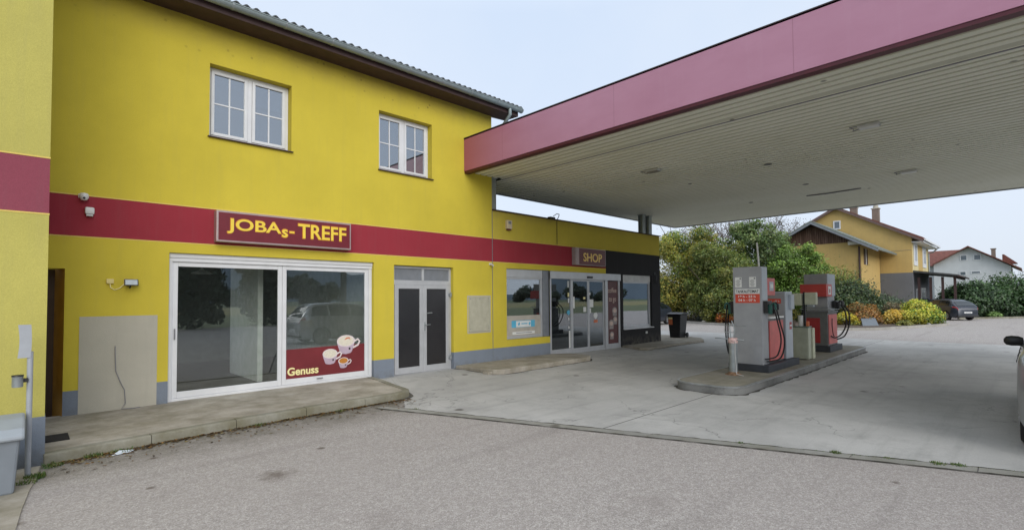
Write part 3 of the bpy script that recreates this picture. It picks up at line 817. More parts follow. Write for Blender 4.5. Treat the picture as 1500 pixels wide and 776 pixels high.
# ------------------------------------------------------------------ the flat-roofed shop
shop = thing('shop_building', (13, 4, 0), 'single-storey flat-roofed shop, yellow with wine red stripe and anthracite corner', 'building')
XS, XD = 17.35, 13.84
SH = [(9.29, 11.03, .55, 2.47), (11.03, 14.70, -.2, 2.46), (14.84, 16.74, .54, 2.46)]
mb = MB(); wall_y(mb, XE, XD, .365, 2.62, SH, -.0, .12); mb.build('wall', M['yellow'], shop)
mb = MB(); wall_y(mb, XE, XS, 3.237, 3.97, []); mb.quad((XE, 8, -.1), (XS, 8, -.1), (XS, 8, 3.97), (XE, 8, 3.97)); mb.quad((XS, 0, 3.237), (XS, 8, 3.237), (XS, 8, 3.97), (XS, 0, 3.97)); mb.build('parapet_wall', M['yellow_up'], shop)
mb = MB(); wall_y(mb, XE, XD, 2.62, 3.237, []); mb.build('painted_stripe', M['red'], shop)
mb = MB(); wall_y(mb, XE, XD, -.1, .365, SH, -.006, .126); mb.build('plinth', M['plinth'], shop)
mb = MB(); wall_y(mb, XD, XS, -.1, 3.237, SH, -.002, .12); mb.quad((XS, -.002, -.1), (XS, 8, -.1), (XS, 8, 3.237), (XS, -.002, 3.237)); mb.build('dark_wall', M['dark'], shop)
mb = MB(); 
for z in (2.61, 3.228): mb.box(XE, XD - .0, -.005, .01, z, z + .016)
mb.build('stripe_edge', M['yellow_line'], shop)
mb = MB(); mb.box(XE, XS + .05, -.05, .18, 3.97, 4.0); mb.box(XS - .18, XS + .05, .18, 8.05, 3.97, 4.0); mb.build('coping', M['brown'], shop)
mb = MB(); mb.quad((XE, .0, 3.9), (XS, .0, 3.9), (XS, 8, 3.9), (XE, 8, 3.9)); mb.build('flat_roof', M['rooftile_g'], shop)
mb = MB(); mb.box(XE - .006, XE + .006, -.012, 0, -.0, 3.97); mb.build('expansion_joint', M['alu_d'], shop)
# interiors: one dim room behind the shop glass
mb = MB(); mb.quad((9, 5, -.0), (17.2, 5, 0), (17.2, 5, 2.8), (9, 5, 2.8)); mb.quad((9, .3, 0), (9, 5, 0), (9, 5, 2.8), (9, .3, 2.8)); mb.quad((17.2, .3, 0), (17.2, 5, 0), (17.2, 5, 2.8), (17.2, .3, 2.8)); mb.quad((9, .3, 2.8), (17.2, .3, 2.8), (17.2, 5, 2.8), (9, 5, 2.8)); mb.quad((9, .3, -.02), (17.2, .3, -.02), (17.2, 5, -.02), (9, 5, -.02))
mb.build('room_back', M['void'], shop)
# left window with lowered beige panel
x0, x1, z0, z1 = 9.295, 11.0, .555, 2.465
f = MB(); f.box(x0, 10.77, .05, .2, 2.24, z1); frame_mb(f, x0, 10.77, z0, 2.239, .06, .06, .13, .08, .05); w_ = f.build('window', M['alu'], shop, bevel=.004)
f = MB(); f.box(10.775, 11.045, .035, .16, z0, z1); f.build('mullion', M['alu_d'], w_, bevel=.006)
p = MB(); p.box(x0 + .06, 10.71, .095, .10, 1.19, 2.189); p.build('pane', M['glass_shop'], w_)
p = MB(); p.box(x0 + .06, 10.71, .088, .10, z0 + .08, 1.188); p.build('lower_panel', M['beige'], w_)
p = MB(); p.box(9.55, 10.47, .083, .087, .86, 1.05); p.build('sticker', M['sky'], w_)
p = MB(); p.box(9.72, 10.30, .079, .082, .87, 1.035); p.build('sticker', M['label'], w_)
p = MB(); 
for xx in (9.80, 10.22): p.add([(xx, .0775, .98), (xx + .05, .0775, 1.01), (xx + .07, .0775, .95), (xx + .02, .0775, .90), (xx - .02, .0775, .95)], [(0, 1, 2, 3, 4)])
p.box(9.92, 10.16, .0765, .078, .945, .975); p.build('sticker_print', M['sky'], w_)
p = MB(); p.box(9.58, 10.46, .081, .087, .67, .745); p.build('sticker', M['label'], w_)
p = MB(); p.box(9.72, 10.34, .079, .0808, .70, .72); p.build('sticker_print', M['grey_txt'], w_)
p = MB(); p.box(9.42, 10.35, .105, .11, 1.93, 2.14); p.build('poster', simple('pale_blue_poster', (.45, .53, .57), .7, var=.3, vs=12), w_)
# automatic sliding door with poster panel
f = MB(); f.box(11.05, 14.69, -.02, .16, 2.235, 2.455)
f.box(11.05, 11.13, .02, .12, -.05, 2.234); f.box(13.83, 13.97, .02, .12, -.05, 2.234); f.box(14.60, 14.69, .02, .12, -.05, 2.234); f.box(11.13, 12.14, .03, .12, -.05, .13); f.box(13.97, 14.60, .03, .12, -.05, .12); f.box(12.14, 13.83, .05, .12, -.05, .015)
ad = f.build('automatic_door', M['alu'], shop, bevel=.005)
p = MB(); p.box(11.13, 12.05, .075, .081, .13, 2.234); p.build('pane', M['glass_shop'], ad)
for a, b in ((12.055, 12.955), (12.965, 13.80)):
    s = MB(); frame_mb(s, a, b, .018, 2.232, .045, .055, .095, .09, .05)
    if a < 12.5: s.box(a - .0, a + .10, .04, .054, .018, 2.232)
    s.build('door_leaf', M['alu'], ad, bevel=.004)
    p = MB(); p.box(a + .045, b - .045, .07, .076, .108, 2.182); p.build('pane', M['glass_shop'], ad)
p = MB(); p.cbox(12.80, 13.07, -.05, -.018, 2.28, 2.345, .012); p.build('motion_sensor', M['black'], ad)
p = MB(); p.box(13.975, 14.595, .055, .065, .125, 2.225); po = p.build('poster_panel', M['poster'], ad)
text_mb('coffee', 14.02, 1.83, .50, .16, .054, .002, .0).build('lettering', M['rose_txt'], ad)
text_mb('to go', 14.07, 1.48, .42, .19, .054, .002, .0).build('lettering', M['rose_txt'], ad)
for cx, cz, r in ((14.40, 1.22, .14), (14.43, .92, .13), (14.20, .80, .15), (14.22, .42, .12)):
    e = MB(); ellipse(e, cx, cz, r, r * .85, .052); e.box(cx - r * .8, cx + r * .8, .0515, .053, cz - r * 1.25, cz); e.build('printed_cup', M['cup_grey'], ad)
    e = MB(); ellipse(e, cx, cz, r * .62, r * .5, .050); e.build('cup_content', M['rose_txt'], ad)
# stickers on the glass
for (x, z, w, h, mm) in ((11.93, 1.98, .05, .2, 'label'), (11.93, 1.70, .07, .12, 'cream_txt'), (11.94, 1.52, .06, .13, 'label'), (11.88, 1.14, .15, .16, 'sky'), (11.94, .98, .06, .08, 'label'), (11.94, .73, .06, .07, 'label'), (11.97, .14, .065, .52, 'label'),
                        (12.17, 1.34, .09, .36, 'label'), (12.70, 1.62, .10, .07, 'cream_txt'), (12.70, 1.22, .14, .15, 'label'), (13.02, 1.36, .20, .25, 'label'), (13.02, 1.18, .07, .15, 'label'), (13.02, 1.75, .05, .08, 'label'), (13.22, .98, .22, .22, 'label'), (13.24, .86, .20, .09, 'orange')):
    p = MB()
    if w == .22 or w == .15: p.add([(x + w / 2 + w / 2 * math.cos(t), .066, z + h / 2 + h / 2 * math.sin(t) * (1 if math.sin(3 * t) > 0 else .85)) for t in [i * PI / 9 for i in range(18)]], [tuple(range(18))])
    else: p.box(x, x + w, .064, .067, z, z + h)
    p.build('sticker', M[mm], ad)
# dark-walled window
f = MB(); f.box(14.86, 16.72, .05, .2, 2.22, 2.455); f.build('shutter_box', M['shutter'], shop)
f = MB(); frame_mb(f, 14.86, 16.72, .60, 2.218, .075, .06, .13, .08, .05); w_ = f.build('window', M['alu'], shop, bevel=.004)
p = MB(); p.box(14.935, 16.645, .095, .10, .68, 2.168); p.build('pane', glass('dark_window_glass', .42, (.4, .42, .42)), w_)
p = MB(); p.prism([(-.06, .555), (.08, .59), (.08, .605), (-.06, .575)], 0, 14.82, 16.78); p.build('sill', M['white_frame'], w_)

# ------------------------------------------------------------------ signs and wall fittings
sg = thing('illuminated_sign', (3.6, -.1, 2.7), 'long wine red light box reading JOBAs- TREFF in yellow letters above the sliding front', 'sign')
mb = MB(); mb.box(2.335, 4.765, -.17, -.004, 2.665, 3.20); mb.build('case', simple('sign_case', (.42, .33, .33), .4, .4), sg, bevel=.008)
mb = MB(); mb.box(2.365, 4.735, -.173, -.17, 2.695, 3.17); mb.build('face', M['redsign'], sg)
def letters(s, x, z, w, h, par, Y=-.174):
    text_mb(s, x - .008, z - .008, w + .016, h + .016, Y, .003, .028).build('letter_rim', M['letter2'], par)
    text_mb(s, x + .004, z + .004, w - .008, h - .008, Y - .0032, .004, .018).build('lettering', M['letter'], par)
letters('JOBA', 2.495, 2.815, .90, .265, sg); letters('s', 3.405, 2.815, .105, .155, sg); letters('-', 3.54, 2.905, .09, .035, sg); letters('TREFF', 3.70, 2.825, .955, .275, sg)
ss = thing('shop_sign', (13.1, -.1, 2.7), 'short brown-red box sign reading SHOP mounted over the automatic door', 'sign')
mb = MB(); mb.box(12.06, 13.62, -.16, -.008, 2.675, 3.205); mb.build('case', simple('sign_case_grey', (.40, .36, .36), .4, .3), ss, bevel=.006)
mb = MB(); mb.box(12.08, 13.60, -.163, -.16, 2.69, 3.19); mb.build('face', M['redsign2'], ss)
mb = MB(); mb.box(12.08, 12.22, -.166, -.1632, 2.695, 3.185); mb.build('end_cap', simple('faded_cap', (.36, .28, .28), .5), ss)
text_mb('SHOP', 12.43, 2.79, .97, .27, -.1665, .005, .018).build('lettering', M['letter3'], ss)

cam_ = thing('security_camera', (.62, -.05, 3.2), 'small pale dome camera at the upper edge of the wine red stripe', 'camera')
mb = MB(); mb.cbox(.56, .68, -.03, -.0, 3.19, 3.25, .006); mb.build('bracket', M['white'], cam_)
mb = MB(); mb.lathe((.62, -.08, 3.20), [(.005, -.055), (.035, -.045), (.055, -.01), (.058, .02), (.045, .05), (.01, .06)], 14); mb.build('dome', M['white'], cam_, smooth=True)
mb = MB(); mb.lathe((.62, -.115, 3.185), [(.004, -.025), (.02, -.01), (.02, .012), (.004, .022)], 10); mb.build('lens', M['black'], cam_, smooth=True)
al = thing('motion_detector', (.69, -.05, 2.95), 'small white rounded detector in the wine red stripe below the dome camera', 'detector')
mb = MB(); mb.cbox(.635, .745, -.07, -.0, 2.955, 3.06, .022); mb.build('housing', M['white'], al, smooth=30)
mb = MB(); mb.cbox(.65, .73, -.065, -.01, 2.925, 2.953, .006); mb.build('lens', M['shutter'], al)
fl = thing('floodlight', (1.2, -.08, 1.9), 'small black and silver floodlight on the yellow wall above the grey render patch', 'floodlight')
mb = MB(); mb.box(1.11, 1.27, -.006, 0, 1.90, 2.01); mb.build('wall_plate', M['yellow_line'], fl)
mb = MB(); mb.add([(1.10, -.16, 1.90), (1.28, -.16, 1.90), (1.26, -.05, 1.91), (1.12, -.05, 1.91), (1.10, -.13, 2.0), (1.28, -.13, 2.0), (1.26, -.05, 1.985), (1.12, -.05, 1.985)], [(0, 3, 2, 1), (4, 5, 6, 7), (0, 1, 5, 4), (1, 2, 6, 5), (2, 3, 7, 6), (3, 0, 4, 7)]); mb.build('housing', M['black'], fl, bevel=.006)
mb = MB(); mb.add([(1.115, -.162, 1.912), (1.265, -.162, 1.912), (1.265, -.137, 1.988), (1.115, -.137, 1.988)], [(0, 1, 2, 3)]); mb.build('lens', M['steel'], fl)
mb = MB(); mb.tube([(1.19, -.05, 1.94), (1.19, -.03, 1.88), (1.19, -.0, 1.87)], .012, 8); mb.build('bracket', M['black'], fl)
jb = thing('junction_box', (.93, -.02, 1.95), 'small pale yellow junction box with looping cable left of the floodlight', 'junction box')
mb = MB(); mb.cbox(.90, .99, -.035, 0, 1.93, 2.0, .006); mb.build('cover', simple('pale_yellow_plastic', (.66, .55, .22), .5), jb)
mb = MB(); mb.tube([(.945, -.02, 1.93), (.95, -.02, 1.87), (1.0, -.02, 1.835), (1.06, -.02, 1.86), (1.12, -.03, 1.93)], .007, 6); mb.build('cable', M['cream_txt'], jb)
bd = thing('blank_board', (8.3, -.02, .8), 'blank grey board screwed to the yellow wall right of the double door', 'board')
mb = MB(); mb.cbox(7.98, 8.66, -.022, 0, .83, 1.70, .004); mb.build('panel', simple('pale_grey_board', (.40, .385, .30), .8, var=.1, vs=9), bd)
mb = MB(); frame_mb(mb, 7.93, 8.71, .79, 1.74, .035, -.006, 0); mb.build('mortar_edge', M['patch'], bd)
for x, z in ((8.02, .90), (8.62, .90), (8.02, 1.66), (8.62, 1.66), (8.62, .96), (8.32, 1.66)):
    mb = MB(); mb.lathe((x, -.023, z), [(.012, -.004), (.012, .002)], 8, 1); mb.build('screw', M['grey_txt'], bd)
ab = thing('alarm_siren', (9.35, -.05, 3.5), 'pale box siren with red lamp on the parapet of the flat-roofed shop', 'alarm')
mb = MB(); mb.cbox(9.26, 9.44, -.08, 0, 3.53, 3.76, .008); mb.build('housing', simple('beige_plastic', (.60, .50, .34), .5), ab)
mb = MB(); mb.cbox(9.30, 9.40, -.085, -.08, 3.66, 3.73, .002); mb.build('grille', M['grey_txt'], ab)
mb = MB(); mb.cbox(9.28, 9.42, -.07, -.01, 3.49, 3.528, .006); mb.build('red_lamp', M['redsign2'], ab)
f2 = thing('parapet_spotlight', (11.5, -.1, 4.0), 'dark spotlight on curved arm at the shop parapet edge with cable hanging down', 'spotlight')
mb = MB(); mb.tube([(11.33, -.06, 3.99), (11.36, -.10, 4.08), (11.30, -.16, 4.13), (11.15, -.2, 4.12), (11.0, -.2, 4.04)], .011, 8); mb.build('arm', M['black'], f2, smooth=True)
mb = MB(); mb.cbox(10.80, 11.02, -.26, -.14, 3.93, 4.0, .015); mb.build('lamp_head', M['black'], f2)
mb = MB(); mb.tube([(11.36, -.02, 4.0), (11.36, -.02, 3.26)], .008, 6); mb.build('cable', M['black'], f2)
wc = thing('door_camera', (8.72, -.1, 2.55), 'tiny white camera below the wine red stripe at the joint between both buildings', 'camera')
mb = MB(); mb.cbox(8.66, 8.74, -.03, 0, 2.53, 2.58, .005); mb.build('bracket', M['white'], wc)
mb = MB(); mb.tube([(8.70, -.03, 2.55), (8.69, -.14, 2.51)], .022, 10); mb.build('body', M['shutter'], wc, smooth=40)
os_ = MB(); os_.cbox(16.26, 16.36, -.03, -.0, .35, .43, .006); tag(os_.build('wall_socket', M['white']), 'tiny white socket low on the anthracite wall near the building corner', 'socket')
os_ = MB(); os_.lathe((11.02, -.012, 2.7), [(.0, 0), (.02, .0)], 6, 1)
hk = thing('wall_hook', (16.95, -.05, 2.1), 'short black hook on the anthracite wall near the shop corner', 'hook')
mb = MB(); mb.tube([(16.95, -.0, 2.56), (16.95, -.07, 2.55), (16.93, -.08, 2.3), (16.95, -.06, 2.2), (16.98, -.07, 2.24)], .014, 6); mb.build('bar', M['black'], hk)
mb = MB(); mb.cbox(16.91, 16.99, -.02, 0, 2.5, 2.6, .004); mb.build('plate', M['black'], hk)

# ------------------------------------------------------------------ canopy
cn = thing('filling_station_canopy', (14.5, -6, 0), 'large flat forecourt canopy with pinkish wine red fascia and ribbed pale underside', 'canopy')
ZB, ZT, CX0, CX1, CY0, CY1 = 4.84, 5.665, 7.85, 21.25, -14.2, 1.38
mb = MB(); mb.box(CX0, CX0 + .06, CY0, 0 - .003, ZB, ZT); mb.box(CX0 + .06, CX1, CY0, CY0 + .06, ZB, ZT); mb.build('fascia', M['fascia'], cn)
mb = MB(); mb.box(CX0 - .006, CX0 + .08, CY0, -.004, ZT, ZT + .014); mb.build('top_trim', simple('dark_trim', (.05, .04, .045), .5), cn)
mb = MB(); mb.box(CX0 + .012, CX0 + .16, CY0 + .06, -.003, ZB - .055, ZB - .001); mb.build('lower_trim', M['fascia_d'], cn)
mb = MB(); mb.box(CX1, CX1 + .05, CY0, CY1, ZB - .03, ZB + .35); mb.box(XE + .02, CX1, CY1, CY1 + .05, ZB - .03, ZB + .35); mb.build('rear_fascia', M['alu_d'], cn)
mb = MB()   # ribbed sheet, ribs run across the drive lanes
def ribs(xa, xb, ya, yb, zz):
    p = .2; x = xa; prof = []
    while x < xb - p:
        prof += [(x, zz), (x + .125, zz), (x + .135, zz + .055), (x + .19, zz + .055)]
        x += p
    prof.append((xb, zz))
    vs = [(a, ya, z) for a, z in prof] + [(a, yb, z) for a, z in prof]; n = len(prof)
    mb.add(vs, [(i, i + 1, n + i + 1, n + i) for i in range(n - 1)])
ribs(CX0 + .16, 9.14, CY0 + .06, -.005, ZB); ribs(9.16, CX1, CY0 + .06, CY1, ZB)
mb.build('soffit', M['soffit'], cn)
mb = MB(); mb.box(9.135, 9.17, CY0 + .06, .0, ZB - .008, ZB + .03); mb.build('soffit_joint', M['grey_txt'], cn)
mb = MB(); mb.box(CX0, CX1, CY0, -.0, ZT - .03, ZT - .002); mb.box(XE + .05, CX1, 0, CY1, 5.0, 5.03); mb.build('roof_deck', M['alu_d'], cn)
for (x, y, s) in ((12.83, -5.46, .09), (15.92, -5.42, .08), (17.6, -3.3, .07), (13.4, -3.2, .05)):
    mb = MB(); mb.lathe((x, y, ZB - .006), [(s, 0), (s, .004)], 12); mb.build('soffit_hole', M['black'], cn)
mb = MB(); mb.tube([(17.72, -4.95, ZB - .01), (17.70, -5.5, ZB - .035), (17.68, -6.4, ZB - .012)], .02, 6); mb.build('loose_strip', M['grey_txt'], cn)
mb = MB(); mb.cbox(7.78, 7.86, -8.62, -8.44, 5.60, 5.72, .01); mb.build('fascia_bracket', M['shutter'], cn)
for i, (x, y, lit) in enumerate(((11.24, -7.77, 1), (16.16, -7.71, 1), (11.24, -3.3, 0))):
    t = thing('canopy_light', (x, y, ZB - .03), ['flush canopy light with wire guard, nearest to the fascia middle', 'flush canopy light over the far lane, second row from the fascia', 'dusty flush canopy light nearest to the shop'][i], 'light', 'lights in the canopy underside')
    mb = MB(); mb.cbox(x - .11, x + .11, y - .17, y + .17, ZB - .045, ZB - .001, .012); mb.build('housing', M['shutter'], t)
    mb = MB(); mb.cbox(x - .09, x + .09, y - .15, y + .15, ZB - .06, ZB - .046, .005); mb.build('diffuser', M['label'] if lit else simple('dusty_diffuser', (.25, .24, .19), .6), t)
    mb = MB()
    for s in (-1, 1): mb.tube([(x + s * .10, y + .17, ZB - .02), (x + s * .14, y + .28, ZB - .03), (x, y + .24, ZB - .03)], .008, 5)
    mb.build('wire_guard', M['grey_txt'], t)
def hcol(x, y, z0, z1, par, s=.16):
    mb = MB(); mb.box(x, x + s, y, y + .012, z0, z1); mb.box(x, x + s, y + s - .012, y + s, z0, z1); mb.box(x + s / 2 - .006, x + s / 2 + .006, y + .012, y + s - .012, z0, z1)
    mb.box(x - .03, x + s + .03, y - .03, y + s + .03, z1 - .015, z1); return mb.build('column', M['steel'], par)
hcol(8.80, .03, 4.0, ZB, cn); hcol(16.95, .46, 3.9, ZB, cn, .2); hcol(17.42, .46, -.1, ZB, cn, .2)
hcol(11, -13.2, -.1, ZB, cn, .2); hcol(18, -13.2, -.1, ZB, cn, .2)

# ------------------------------------------------------------------ pump island
isl = thing('pump_island', (14, -5.5, GZ), 'long concrete kerbed island with rounded end carrying the fuel pumps', 'traffic island')
IY0, IY1, IX0, IX1 = -6.17, -4.86, 8.98, 19.3; IZ = .05
def rr(o):
    pts = []; r = .42 - o
    for (cx, cy, a0) in ((IX0 + .42, IY1 - .42, PI / 2), (IX0 + .42, IY0 + .42, PI), (IX1 - .42, IY0 + .42, 1.5 * PI), (IX1 - .42, IY1 - .42, 0)):
        for k in range(9): pts.append((cx + r * math.cos(a0 + k * PI / 16), cy + r * math.sin(a0 + k * PI / 16)))
    return pts
mb = MB(); mb.prism(rr(.01), 2, GZ - .03, IZ - .022); mb.build('kerb_face', M['island_side'], isl, smooth=30)
mb = MB(); n = 36
outer = rr(0); mid = rr(.045)
vs = [(x, y, IZ - .022) for x, y in outer] + [(x, y, IZ) for x, y in outer] + [(x, y, IZ + .002) for x, y in mid]
fs = [(i, (i + 1) % n, n + (i + 1) % n, n + i) for i in range(n)] + [(n + i, n + (i + 1) % n, 2 * n + (i + 1) % n, 2 * n + i) for i in range(n)]
mb.add(vs, fs); mb.build('steel_edge', simple('worn_edge_steel', (.30, .31, .31), .4, .5, .3, 6), isl)
mb = MB(); mb.add([(x, y, IZ + .001) for x, y in mid], [tuple(range(n))]); mb.build('top_surface', M['island_top'], isl)

def foot_strip(pts, w, z, name, seed=1, closed=True):  # ragged dark strip laid on the ground along the foot of an edge
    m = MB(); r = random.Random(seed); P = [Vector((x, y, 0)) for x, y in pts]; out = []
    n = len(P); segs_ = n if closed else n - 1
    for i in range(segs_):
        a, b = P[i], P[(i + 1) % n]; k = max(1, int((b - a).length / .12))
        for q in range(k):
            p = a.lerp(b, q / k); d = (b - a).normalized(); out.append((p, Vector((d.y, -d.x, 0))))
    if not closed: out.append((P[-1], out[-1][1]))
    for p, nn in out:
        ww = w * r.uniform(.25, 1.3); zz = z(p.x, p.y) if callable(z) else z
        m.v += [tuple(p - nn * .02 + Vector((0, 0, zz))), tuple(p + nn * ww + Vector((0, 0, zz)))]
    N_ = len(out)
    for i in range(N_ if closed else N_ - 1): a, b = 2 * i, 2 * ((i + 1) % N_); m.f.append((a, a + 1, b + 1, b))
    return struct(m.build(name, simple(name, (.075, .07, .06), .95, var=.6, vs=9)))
foot_strip(rr(0), .06, GZ + .0065, 'island_foot_strip')
foot_strip([(7.56, .0), (7.62, -.6), (7.68, -1.22), (7.9, -1.38), (11.2, -1.3), (11.5, -1.1), (11.55, -.35)], .05, lambda x, y: gh(x, y) + .004, 'shop_kerb_strip', 2, False)
foot_strip([(14.4, -.9), (14.6, -1.1), (18.9, -.95), (19.6, -.55), (20.1, .3)], .05, lambda x, y: gh(x, y) + .004, 'corner_kerb_strip', 3, False)
foot_strip(left_edge[:6] + arc + [(5.17, -1.4), (5.24, -.9)], .07, lambda x, y: (gh(x, y) if x > 4.35 else GZ) + .0045, 'pavement_foot_strip', 4, False)

def nozzle(par, x, y, z, s, mat='green'):
    """fuel nozzle in its holster on the side facing s (Y direction)"""
    b = MB(); b.cbox(x - .03, x + .03, y, y + s * .07, z - .14, z + .06, .008) if s > 0 else b.cbox(x - .03, x + .03, y - .07, y, z - .14, z + .06, .008)
    b.tube([(x, y + s * .05, z + .05), (x, y + s * .10, z + .10), (x - .02, y + s * .14, z + .06), (x - .02, y + s * .15, z - .05)], [.02, .026, .024, .018], 8)
    return b.build('nozzle', M[mat], par, smooth=40)
def hose(par, pts, r=.016):
    P = [Vector(p) for p in pts]; out = []
    for i in range(len(P) - 1):
        p0, p1, p2, p3 = P[max(i - 1, 0)], P[i], P[i + 1], P[min(i + 2, len(P) - 1)]
        for k in range(6):
            t = k / 6; out.append(.5 * ((2 * p1) + (p2 - p0) * t + (2 * p0 - 5 * p1 + 4 * p2 - p3) * t * t + (3 * p1 - p0 - 3 * p2 + p3) * t ** 3))
    out.append(P[-1]); b = MB(); b.tube(out, r, 8); return b.build('hose', M['rubber'], par, smooth=True)

YA, YB = -5.80, -5.20     # faces of the first unit
p1 = thing('fuel_pump', (12.2, -5.5, IZ), 'tall grey fuel pump nearest the camera with TANKAUTOMAT opening-hours labels', 'fuel pump', 'fuel pumps on the island')
mb = MB(); mb.cbox(11.22, 13.25, YA - .12, YB + .12, IZ, IZ + .15, .012); mb.build('base', M['basin'], p1)
mb = MB(); mb.cbox(11.25, 11.60, YA, YB, IZ + .152, 2.30, .012); sb = mb.build('tower', M['pumpgrey'], p1)
mb = MB(); mb.box(11.27, 11.58, YA - .004, YA - .001, 1.58, 2.28); mb.build('side_panel', M['pumpgrey_l'], p1)
XL = 11.25
def lab(x, par, y0, y1, z0, z1, mat, name='label', t=.003): b = MB(); b.box(x - t, x - .0005, y0, y1, z0, z1); return b.build(name, mat, par)
for ya in (-5.32, -5.62):
    lab(XL, p1, ya - .07, ya + .07, 1.86, 2.08, M['label'])
    b = MB()
    for k in range(7):
        w = .045 + .02 * (k % 3) / 2; b.box(XL - .0042, XL - .0032, ya - w + .02, ya + w - .01, 1.885 + k * .021, 1.893 + k * .021)
    b.box(XL - .0042, XL - .0032, ya - .058, ya - .028, 2.03, 2.065); b.build('label_print', M['grey_txt'], p1)
lab(XL, p1, -5.76, -5.25, 1.715, 1.825, M['label'])
text_mb('TANKAUTOMAT', -5.265, 1.737, .475, .065, XL - .0035, .002, .02, '-X').build('lettering', M['black'], p1)
lab(XL, p1, -5.76, -5.25, 1.52, 1.714, M['signred'])
text_mb('19 h - 23 h', -5.315, 1.635, .36, .05, XL - .0035, .002, .02, '-X').build('lettering', M['label'], p1)
text_mb('04 h - 07 h', -5.315, 1.555, .36, .05, XL - .0035, .002, .02, '-X').build('lettering', M['label'], p1)
mb = MB(); mb.cbox(11.61, 12.55, YA + .02, YB - .02, IZ + .152, 1.17, .01); mb.build('cabinet', M['pumpgrey_d'], p1)
mb = MB(); mb.cbox(11.66, 12.52, YA - .01, YA + .018, .24, 1.12, .006); mb.build('side_door', M['pumpred_f'], p1)
mb = MB(); mb.cbox(11.63, 12.55, YA - .02, YB + .02, 1.17, 1.21, .006); mb.build('cabinet_top', M['label'], p1)
mb = MB(); mb.cbox(11.62, 12.10, YA + .01, YB - .01, 1.68, 2.06, .01); mb.build('display_head', M['pumpred_f'], p1)
mb = MB(); mb.box(11.74, 11.98, YA + .002, YA + .009, 1.78, 1.98); mb.build('display', M['pumpgrey_l'], p1)
mb = MB(); mb.box(11.78, 11.94, YA - .002, YA + .001, 1.84, 1.93); mb.build('display_window', M['label'], p1)
mb = MB(); mb.box(11.62, 11.70, YA + .1, YB - .1, 1.21, 1.68); mb.build('neck', M['pumpgrey_d'], p1)
for s, yy in ((-1, YA), (1, YB)):
    b = MB(); b.cbox(11.32, 11.60, yy + s * .045 - .045, yy + s * .045 + .045, 1.30, 1.56, .01); b.build('nozzle_holster', M['black'], p1)
    nozzle(p1, 11.38, yy + s * .09, 1.42, s); nozzle(p1, 11.52, yy + s * .09, 1.42, s, 'black')
    hose(p1, [(11.38, yy + s * .20, 1.38), (11.42, yy + s * .24, 1.15), (11.50, yy + s * .28, .75), (11.46, yy + s * .22, .42), (11.34, yy + s * .10, .34), (11.3, yy + s * .02, .33)])
    hose(p1, [(11.52, yy + s * .20, 1.38), (11.56, yy + s * .25, 1.10), (11.66, yy + s * .30, .70), (11.60, yy + s * .24, .36), (11.46, yy + s * .10, .28), (11.4, yy + s * .02, .27)])
# grey payment terminal directly behind it
pt = thing('payment_terminal', (13.0, -5.5, IZ), 'light grey self-service payment terminal with small red sign behind the first pump', 'payment terminal')
mb = MB(); mb.cbox(12.75, 13.22, YA, YB + .05, IZ + .152, 1.77, .015); mb.build('housing', M['pumpgrey_l'], pt)
mb = MB(); mb.box(12.745, 12.749, YA + .02, YB, IZ + .16, 1.74); mb.build('front_panel', M['pumpgrey'], pt)
mb = MB(); mb.cbox(12.735, 12.744, YA + .10, YA + .42, 1.49, 1.60, .002); mb.build('sign_plate', M['signred'], pt)
text_mb('24 h - 07 h', YA + .39, 1.52, .26, .045, 12.734, .002, .02, '-X').build('lettering', M['label'], pt)
mb = MB(); mb.cbox(12.95, 13.18, YA - .06, YA - .0, 1.35, 1.70, .01); mb.build('card_reader', M['pumpgrey_l'], pt)
mb = MB(); mb.box(12.98, 13.14, YA - .003, YA - .0005, .88, 1.05); mb.build('sticker', M['pumpred_d'], pt)
mb = MB(); mb.box(12.99, 13.13, YA - .005, YA - .0035, .95, .985); mb.build('sticker', M['label'], pt)

p2 = thing('fuel_pump', (17.2, -5.5, IZ), 'red and grey fuel pump at the far end of the island beside the cream cabinet', 'fuel pump', 'fuel pumps on the island')
YC, YD = -5.72, -5.12
mb = MB(); mb.cbox(16.5, 17.85, YC - .06, YD + .06, IZ, IZ + .17, .012); mb.build('base', M['basin'], p2)
mb = MB(); mb.cbox(16.58, 17.60, YC + .01, YD - .01, IZ + .172, 1.17, .01); mb.build('cabinet', M['pumpgrey_d'], p2)
mb = MB(); mb.box(16.57, 16.578, YC + .20, YD, .30, 1.02); mb.box(16.55, 16.568, YC + .22, YD - .04, .35, .97); mb.build('front_door', M['pumpred_d'], p2)
mb = MB(); mb.cbox(16.64, 17.52, YC - .01, YC + .008, .27, 1.12, .004); mb.build('side_door', M['pumpred_f'], p2)
mb = MB(); mb.cbox(16.55, 17.64, YC - .02, YD + .02, 1.17, 1.21, .006); mb.build('cabinet_top', M['pumpgrey_d'], p2)
mb = MB(); mb.cbox(16.72, 17.46, YC + .03, YD - .03, 1.21, 1.68, .006); mb.build('neck', M['pumpgrey'], p2)
mb = MB(); mb.cbox(16.60, 17.45, YC + .0, YD - .0, 1.98, 2.30, .008); mb.build('head', M['pumpgrey'], p2)
mb = MB(); mb.box(16.62, 17.43, YC - .004, YC - .001, 1.66, 2.29); mb.build('head_side', M['pumpgrey_l'], p2)
mb = MB(); mb.cbox(16.42, 17.0, YC - .02, YD + .06, 1.64, 2.0, .008); mb.build('display_head', M['pumpred'], p2)
mb = MB(); mb.box(16.60, 16.88, YC - .026, YC - .021, 1.70, 1.94); mb.build('display_window', M['label'], p2)
mb = MB(); mb.box(16.69, 16.80, YC - .029, YC - .0265, 1.75, 1.86); mb.build('display_print', M['pumpred_d'], p2)
